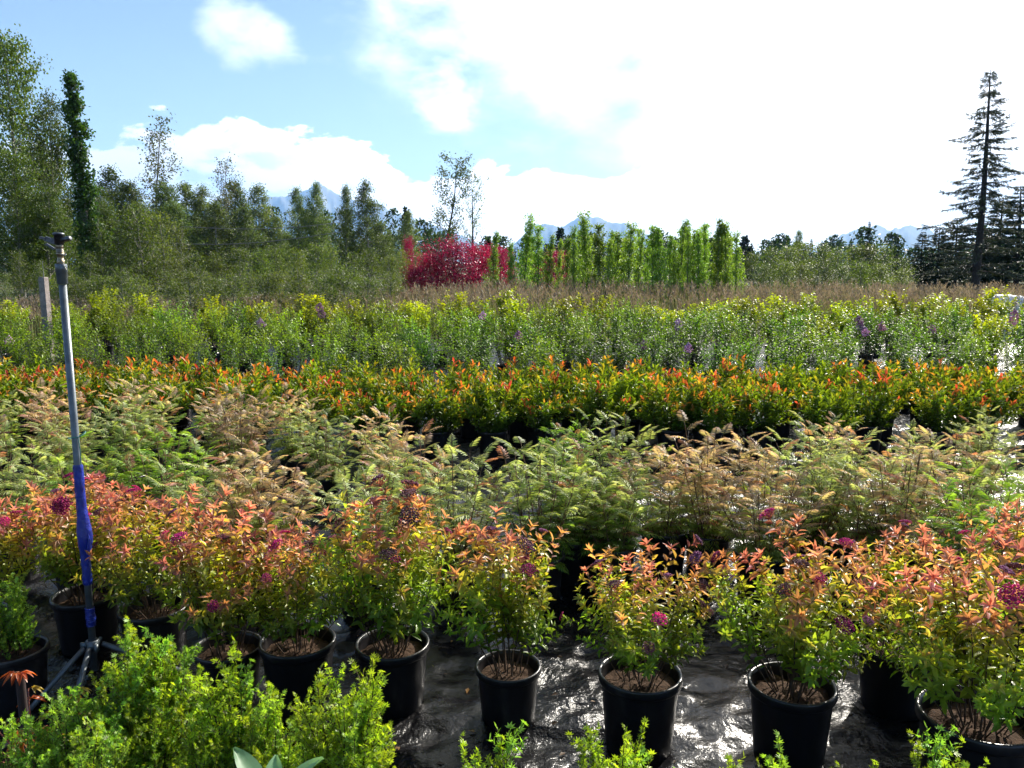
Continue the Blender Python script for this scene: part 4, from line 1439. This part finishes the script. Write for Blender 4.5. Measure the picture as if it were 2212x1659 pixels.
# right: hedge of saplings, conifers and the big spruce
k = 0
for xd, yd, d in [(1630, 560, 36), (1665, 548, 37), (1700, 545, 38), (1735, 535, 40), (1770, 545, 38), (1805, 550, 37), (1840, 545, 38), (1875, 540, 38), (1910, 545, 37), (1650, 580, 33), (1690, 575, 33), (1730, 580, 33),
                  (1775, 575, 33), (1820, 580, 33), (1865, 575, 33), (1905, 580, 33), (1945, 570, 35), (1950, 590, 32)]:
    plant_tree('hedge_sapling', 'yellow-green sapling in the hedge between poplars and conifers', SAP[k % 4], xd, yd, d, 'sapling', 'hedge of yellow-green saplings', wsc=rg1.uniform(1.25, 1.6))
    k += 1
for i, (xd, yd, d, ws, lab) in enumerate([(1880, 478, 60, .55, 'small open conifer poking above the hedge in front of the blue hill'), (1752, 515, 75, .6, 'tiny conifer beside the loose tree above the hedge'), (1995, 500, 46, .9, 'dark conifer at the hedge end'),
                                      (2030, 490, 45, .95, 'bluish dark conifer nearest the big spruce on its hedge side'), (2075, 470, 44, 1.0, 'dense conifer behind the big spruce lower branches'), (2170, 425, 44, 1.1, 'tall dense conifer rising behind the big spruce trunk'),
                                      (2215, 400, 42, 1.1, 'tallest dense conifer closing the wood beyond the big spruce'), (2125, 500, 41, 1.0, 'low dense conifer at the foot of the big spruce'), (1625, 525, 90, .5, 'tiny far conifer past the end poplar'), (1940, 505, 60, .7, 'thin conifer between hedge and dark conifers')]):
    plant_tree('conifer', lab, CONE[i % 3], xd, yd, d, 'tree', 'conifers', wsc=ws * (1.5 if xd > 1950 else 1.0))
plant_tree('leafy_tree', 'loose small tree standing above the hedge', BIRCH[2], 1728, 500, 68, wsc=.8)
plant_tree('spruce_tree', 'tall open spruce with bare dark trunk showing through drooping branches', SPRUCE, 2148, 150, 33, wsc=1.1)


# far wood along the horizon
def far_wood():
    rg = np.random.default_rng(3)
    g = Geo()
    n = 260
    az = np.radians(rg.uniform(-44, 44, n))
    d = rg.uniform(95, 190, n)
    H = rg.uniform(4, 7.5, n) * np.where(az < R(-4), 1.25, 0.85)
    for i in range(n):
        m = 700
        t = rg.random(m) ** .8
        con = i % 3 == 0
        rad = (1.5 * (1 - t) ** .8 + .2) if con else 2.0 * np.sqrt(np.clip(np.sin(np.pi * (.12 + .86 * t)), 0, 1))
        a = rg.random(m) * 6.28
        r = rad * np.sqrt(rg.random(m)) * (1 + .35 * np.sin(a * 3 + t * 9))
        pos = np.stack([math.sin(az[i]) * d[i] + r * np.cos(a), math.cos(az[i]) * d[i] + r * np.sin(a), H[i] * (.03 + .97 * t)], 1)
        C = np.array([0.022, 0.045, 0.02]) * (0.8 if con else 1.5) * rg.uniform(.6, 1.6, (m, 1))
        g.inst(LEAF_S, frames(rg.normal(0, 1, (m, 3)), rg.normal(0, 1, (m, 3))), pos, rg.uniform(.3, .55, m), C)
    o = part('far_wood', g.mesh('far_wood', M_TREE), kind='stuff')
    o['label'], o['category'] = 'far-off dark wood along the foot of the mountains', 'wood'


far_wood()

# ------------------------------------------------------------------ sprinkler on its tripod
def sprinkler():
    foot = at_dist(207, 1470, 3.28)
    bx, by = foot[0], foot[1]
    t = thing('sprinkler_stand', 'grey pipe sprinkler stand wrapped in blue tape, brass impact head on top', 'sprinkler', (bx, by, 0.01))

    def zat(yd):
        return at_dist(200, yd, by)[2] - 0.01

    ztop = zat(615)
    g = Geo()
    g.tube([[0, 0, 0.10], [0, 0, ztop * .5], [0, 0, ztop]], 0.0150, 20, cap=True)
    part('pipe', g.mesh('pipe', M_PIPE), t)
    g = Geo()
    z1, z0 = zat(570), zat(612)
    g.lathe([(0.0165, z0 - .004), (0.0205, z0), (0.021, z0 + .045), (0.0225, z0 + .046), (0.0225, z1 - .004), (0.02, z1), (0.0, z1)], 24)
    part('coupling', g.mesh('coupling', M_PIPE), t)
    # blue tape wound round the joint: uneven thick sleeve
    def tape(ya, yb, bulge, seed):
        g = Geo()
        za, zb = zat(ya), zat(yb)
        m, sd = 60, 28
        z = np.linspace(zb, za, m)
        f = np.linspace(0, 1, m)
        a = np.arange(sd) / sd * 2 * np.pi
        A, F = np.meshgrid(a, f)
        r = 0.0185 + 0.003 * (fbm(A * 2.2, F * 24 + A * .8, seed, 3) - .4) * 2 + bulge * np.exp(-((F - .42) / .13) ** 2) * (1 + .45 * np.cos(A - .6))
        r = np.where((F < .015) | (F > .985), .0166, r)
        V = np.stack([r * np.cos(A), r * np.sin(A), np.repeat(z[:, None], sd, 1)], -1).reshape(-1, 3)
        i = np.arange(m - 1)[:, None] * sd
        j = np.arange(sd)[None]
        g.add(V, [np.stack([i + j, i + (j + 1) % sd, i + sd + (j + 1) % sd, i + sd + j], -1).reshape(-1, 4)], (0, 0, .5))
        part('tape', g.mesh('tape', M_TAPE), t)
    tape(1003, 1262, .011, 4)
    tape(1312, 1352, .001, 6)
    # loose tape tail
    g = Geo()
    zt = zat(1150)
    P = np.array([[.030, -.018, zt], [.034, -.02, zt - .03], [.026, -.022, zt - .075], [.020, -.02, zt - .12]])
    g.tube(P, [.002, .006, .007, .003], 6)
    part('tape_tail', g.mesh('tape_tail', M_TAPE), t)
    # wire hoop hung round the pipe
    g = Geo()
    a = np.linspace(0, 2 * np.pi, 40)
    zr = zat(942)
    g.tube(np.stack([.034 * np.cos(a) + .006, .034 * np.sin(a), zr + .012 * np.cos(a) + .006 * np.sin(2 * a)], 1), .0022, 6)
    g.tube([[.022, -.02, zr - .004], [.024, -.014, zr - .07], [.019, -.012, zr - .12]], .0018, 5)
    part('wire_hoop', g.mesh('wire_hoop', M_GREENWIRE), t)
    # tripod collar and three legs
    zc = zat(1392)
    g = Geo()
    g.lathe([(0.0168, zc - .03), (0.026, zc - .028), (0.027, zc + .02), (0.0168, zc + .022)], 24)
    for k in range(3):
        aa = R(195) + k * R(120) * 1.0
        g.box((.034 * math.cos(aa), .034 * math.sin(aa), zc - .004), (.03, .014, .034), rot=Matrix.Rotation(aa, 3, 'Z'))
    part('collar', g.mesh('collar', M_PIPE), t)
    ends = [on_plane(52, 1548, 0.02), on_plane(150, 1560, .02), None]
    e0 = np.array([ends[0][0] - bx, ends[0][1] - by, 0.012])
    e1 = np.array([ends[1][0] - bx, ends[1][1] - by, 0.012])
    e2 = np.array([0.30, 0.16, 0.012])
    for e in (e0, e1, e2):
        u = unit(np.array([e[0], e[1], 0]))
        g = Geo()
        g.tube([u * .036 + np.array([0, 0, zc - .004]), e * .5 + u * .018 + np.array([0, 0, zc * .5]), e], .0115, 12, cap=True)
        lg = part('leg', g.mesh('leg', M_PIPE), t)
        g = Geo()
        g.lathe([(0, -.01), (.02, -.01), (.02, -.004), (.012, .01), (0, .01)], 12)
        part('foot', g.mesh('foot', M_PIPE), lg, Matrix.Translation(Vector(e)))
    # impact head
    zh = z1
    br_, dk = (0.30, 0.24, 0.16), (0.11, 0.115, 0.13)
    g = Geo()
    g.lathe([(0.012, zh - .004), (0.017, zh), (0.017, zh + .022), (.0145, zh + .024), (.0145, zh + .05), (.018, zh + .052), (.018, zh + .066), (.012, zh + .068), (.012, zh + .088), (.016, zh + .09), (.016, zh + .118),
             (.011, zh + .12), (.011, zh + .13), (0, zh + .13)], 18, br_)
    body = part('head_body', g.mesh('head_body', M_METAL), t)
    body.matrix_local = Matrix.Translation((0, 0, zh)) @ Matrix.Diagonal((.85, .85, .68, 1)) @ Matrix.Translation((0, 0, -zh))
    g = Geo()
    zb = zh + .125
    g.lathe([(0, zb - .012), (.021, zb - .012), (.021, zb + .045), (.026, zb + .046), (.026, zb + .054), (.018, zb + .06), (0, zb + .06)], 18, dk)
    g.tube([[.010, 0, zb + .014], [.035, -.006, zb + .02], [.06, -.01, zb + .026], [.062, -.01, zb + .0265]], [.016, .015, .0145, .009], 14, dk, cap=True)
    part('nozzle', g.mesh('nozzle', M_METAL), body)
    # swinging arm with spoon, left side
    g = Geo()
    arm = np.array([[-.012, 0, zb + .006], [-.035, 0, zb + .012], [-.062, -.004, zb + .024], [-.085, -.008, zb + .030]])
    for k in range(3):
        p, q = arm[k], arm[k + 1]
        hgt = (.034, .026, .014)[k]
        d = q - p
        ang = math.atan2(-d[2], d[0])
        g.box((p + q) / 2, (np.linalg.norm(d) + .004, .010, hgt), dk, rot=Matrix.Rotation(ang, 3, 'Y'))
    g.box((-.045, .002, zb - .022), (.05, .008, .012), dk, rot=Matrix.Rotation(R(40), 3, 'Y'))
    part('swing_arm', g.mesh('swing_arm', M_METAL, False), body)
    g = Geo()
    aa = np.linspace(0, 2 * np.pi * 7, 120)
    g.tube(np.stack([.0155 * np.cos(aa), .0155 * np.sin(aa), zh + .069 + .019 * aa / aa[-1]], 1), .0014, 5, (0.4, .38, .34))
    part('spring', g.mesh('spring', M_METAL), body)
    g = Geo()
    g.tube([[.012, -.012, zh + .055], [.03, -.014, zh + .05], [.036, -.012, zh + .058]], .004, 8, (0.55, .53, .48), cap=True)
    g.tube([[.014, -.012, zh + .012], [.03, -.014, zh - .004], [.046, -.016, zh - .008]], .0012, 5, (0.4, .38, .3))
    g.tube([[.014, -.012, zh + .012], [.026, -.014, zh - .02], [.034, -.016, zh - .034]], .0012, 5, (0.4, .38, .3))
    part('trip_lever', g.mesh('trip_lever', M_METAL), body)


sprinkler()


# ------------------------------------------------------------------ small things
def wooden_post():
    p = at_dist(93, 595, 15.2)
    t = thing('wooden_post', 'square grey weathered wooden post rising from the green shrubs', 'post', (p[0], p[1], -.03))
    g = Geo()
    H = p[2]
    g.lathe([(0.0, 0), (.088, 0), (.086, H * .5), (.084, H - .012), (.076, H), (0, H)], 4)
    me = g.mesh('post', M_WOOD, False)
    part('timber', me, t, Matrix.Rotation(R(38), 4, 'Z'))
    g = Geo()
    g.tube([[.01, 0, H - .02], [.012, 0, H + .15], [.008, 0, H + .30]], .006, 6)
    part('wire_stub', g.mesh('wire_stub', M_WIRE), t)


wooden_post()


def cable(pts, d, label):
    P = np.array([at_dist(x, y, d) for x, y in pts])
    s = np.linspace(0, 1, len(P))
    u = np.linspace(0, 1, 40)
    Q = np.stack([np.interp(u, s, P[:, i]) for i in range(3)], 1)
    g = Geo()
    g.tube(Q, .018, 5)
    o = part('overhead_cable', g.mesh('overhead_cable', M_WIRE))
    o['label'], o['category'], o['group'] = label, 'cable', 'overhead cables'


cable([(190, 470), (300, 482), (400, 490), (480, 494), (560, 495), (650, 490), (740, 480)], 47, 'upper thin overhead cable sagging before the birches')
cable([(190, 515), (300, 522), (400, 527), (480, 528), (560, 524), (650, 514), (740, 500)], 47, 'lower thin overhead cable sagging before the birches')


def white_sheet():
    p = at_dist(2176, 630, 20.0)
    g = Geo()
    n, m = 26, 14
    X, Y = np.meshgrid(np.linspace(-1.1, 1.1, n), np.linspace(-.6, .6, m))
    top = p[2] - .06
    e = np.maximum(np.abs(X) / 1.1, np.abs(Y) / .6)
    Zs = top * (1 - np.clip((e - .55) / .45, 0, 1) ** 1.6) + .05 * (fbm(X * 3, Y * 3, 61, 3) - .5)
    Zs = np.where(e > .99, 0, Zs)
    ii = (np.arange(m - 1)[:, None] * n + np.arange(n - 1)[None]).ravel()
    g.add(np.stack([X * .34, Y, Zs], -1).reshape(-1, 3), [np.stack([ii, ii + 1, ii + n + 1, ii + n], -1)], (.8, .8, .8))
    o = part('white_cover', g.mesh('white_cover', M_WHITE))
    o.location = (p[0], p[1], -.03)
    o['label'], o['category'] = 'white sunlit cover over a heap in the grass near the big spruce', 'cover'


white_sheet()


def teal_tag():
    p = on_plane(57, 1308, .02)
    t = thing('plant_tag', 'flat teal plastic plant tag lying on the black cloth', 'tag', (p[0], p[1], .026), R(8))
    g = Geo()
    x = np.array([[-.05, -.018], [.03, -.018], [.046, -.01], [.05, 0], [.046, .01], [.03, .018], [-.05, .018]])
    V = np.vstack([np.c_[x, np.full(7, 0)], np.c_[x, np.full(7, .0025)]])
    g.add(V, [np.array([[i, (i + 1) % 7, 7 + (i + 1) % 7, 7 + i] for i in range(7)]), np.array([[7, 8 + i, 9 + i] for i in range(5)]), np.array([[0, 2 + i, 1 + i] for i in range(5)])], (0, .2, .2))
    part('blade', g.mesh('blade', M_TEAL, False), t)


teal_tag()



def litter():
    rg = np.random.default_rng(31)
    n = 420
    x = rg.uniform(-3.0, 3.0, n)
    y = rg.uniform(2.2, 5.8, n)
    ix, iy = np.searchsorted(xs, x).clip(0, nx - 1), np.searchsorted(ys, y).clip(0, ny - 1)
    z = Zg[iy, ix] + .006
    a = rg.random(n) * 6.28
    g = Geo()
    cols = np.array([[.22, .2, .05], [.3, .14, .04], [.12, .07, .04], [.08, .05, .03]])[rg.integers(0, 4, n)]
    g.inst(LEAF_S, frames(np.stack([np.cos(a), np.sin(a), rg.normal(0, .15, n)], 1), np.stack([rg.normal(0, .2, n), rg.normal(0, .2, n), np.ones(n)], 1)), np.stack([x, y, z], 1),
           rg.choice([.012, .02, .035], n), cols * rg.uniform(.6, 1.3, (n, 1)))
    o = part('leaf_litter', g.mesh('leaf_litter', M_GRASS), kind='stuff')
    o['label'], o['category'] = 'small dry leaves and crumbs scattered on the black cloth', 'litter'


litter()


# broad sea-green leaved plant at the front
def broad_plant():
    rg = np.random.default_rng(8)
    p = on_plane(572, 1622, .72)
    t = thing('broad_leaved_plant', 'plant with large smooth sea-green paddle leaves in front of the shaded potentilla', 'potted plant', (p[0], p[1], .008))
    add_pot(t, rg, .8)
    n, m = 9, 5
    y = np.linspace(0, 1, n)
    wv = np.sin(np.pi * np.clip(y * .93 + .05, 0, 1)) ** .8 * .21
    X = np.linspace(-1, 1, m)[None] * wv[:, None]
    Y = np.repeat(y[:, None], m, 1)
    Zl = .05 * np.abs(np.linspace(-1, 1, m))[None] - .22 * Y ** 2
    ii = (np.arange(n - 1)[:, None] * m + np.arange(m - 1)[None]).ravel()
    g = Geo()
    g.add(np.stack([X, Y, Zl], -1).reshape(-1, 3), [np.stack([ii, ii + 1, ii + m + 1, ii + m], -1)], (0.20, 0.36, 0.20))
    g.tube([[0, 0, 0], [0, .5, -.06], [0, .98, -.21]], [.018, .01, .004], 5, (0.22, .33, .2))
    me = g.mesh('paddle_leaf', M_POT)
    for k in range(16):
        a = k * 2.4 + .4
        el = R(8 + 52 * (k / 16) ** .8)
        d = np.array([[math.cos(a) * math.cos(el), math.sin(a) * math.cos(el), math.sin(el)]])
        F = frames(d, np.array([[0, 0, 1.0]]))[0] * rg.uniform(.12, .17)
        z = .415 + .19 * k / 16
        part('leaf', me, t, Matrix([[*F[r_], (0.02 * d[0][0], .02 * d[0][1], z)[r_]] for r_ in range(3)] + [[0, 0, 0, 1]]))
    g = Geo()
    g.tube([[0, 0, .2], [0.005, 0, .44], [0, .005, .64]], [.009, .008, .005], 8, (0.16, .26, .13))
    part('stalk', g.mesh('stalk', M_STEM), t)


broad_plant()


def creeper():
    rg = np.random.default_rng(18)
    p = on_plane(42, 1450, .56)
    t = thing('red_leaved_shrub', 'sparse shrub with drooping red and yellow leaf fans on a dark stake', 'potted shrub', (p[0], p[1], .008))
    add_pot(t, rg, .85)
    meshes = []
    for c in [(0.46, .13, .04), (0.42, .33, .04), (0.24, .27, .03), (.45, .16, .03)]:
        g = Geo()
        a = np.linspace(-1.3, 1.3, 5)
        Dv = np.stack([np.sin(a), np.cos(a), np.full(5, -.25)], 1)
        g.inst(leaf_shape(.3, .35, .4), frames(Dv, np.tile([0, 0, 1.], (5, 1))), np.tile([0, .3, .03], (5, 1)), rg.uniform(.7, 1, 5), np.asarray(c) * rg.uniform(.7, 1.2, (5, 1)))
        g.tube([[0, 0, 0], [0, .15, .03], [0, .3, .03]], .012, 4, (.3, .1, .04), 1)
        meshes.append(g.mesh('leaf_fan', [M_LEAF, M_STEM]))
    st = Geo()
    st.tube([[0, 0, .2], [0, 0, .4], [.0, .0, .55]], .014, 8, (0.035, .025, .025))
    part('stake', st.mesh('stake', M_STEM), t)
    st = Geo()
    for k in range(9):
        a = k * 2.4 + 1
        P = bend((.02 * math.cos(a), .02 * math.sin(a), .22), (math.cos(a) * .7, math.sin(a) * .7, .8), rg.uniform(.2, .34), rg, 5, .12, -.3)
        st.tube(P, .0025, 4, (.2, .06, .04))
        for j in range(3):
            q = P[5 - j] if j else P[5]
            fa = a + (j - 1) * 1.3
            d = np.array([[math.cos(fa), math.sin(fa), .05 + .2 * rg.random()]])
            F = frames(d, np.array([[0, 0, 1.]]))[0] * rg.uniform(.04, .065)
            part('leaf_fan', meshes[int(rg.integers(4))], t, Matrix([[*F[r_], q[r_]] for r_ in range(3)] + [[0, 0, 0, 1]]))
    d = np.array([[.5, -.6, .3]])
    for k in range(3):
        a = -2.4 + k * .9
        F = frames(np.array([[math.cos(a), math.sin(a), .2]]), np.array([[0, 0, 1.]]))[0] * .052
        part('leaf_fan', meshes[0], t, Matrix([[*F[r_], (0, 0, .55)[r_]] for r_ in range(3)] + [[0, 0, 0, 1]]))
    part('canes', st.mesh('canes', M_STEM), t)


creeper()

# ------------------------------------------------------------------ air between here and the mountains
g = Geo()
g.box((0, 0, 549), (23600, 23600, 1102))
hm, hb = material('haze')
pv = hb.new('ShaderNodeVolumePrincipled')
pv.inputs['Color'].default_value = (0.32, 0.58, 1.0, 1)
pv.inputs['Density'].default_value = 9e-5
pv.inputs['Anisotropy'].default_value = 0.1
finish(hm, hb, None, pv.outputs[0])
hz = part('haze', g.mesh('haze', hm, False), kind='stuff')
hz['label'], hz['category'] = 'thin blue air haze before the mountains', 'haze'
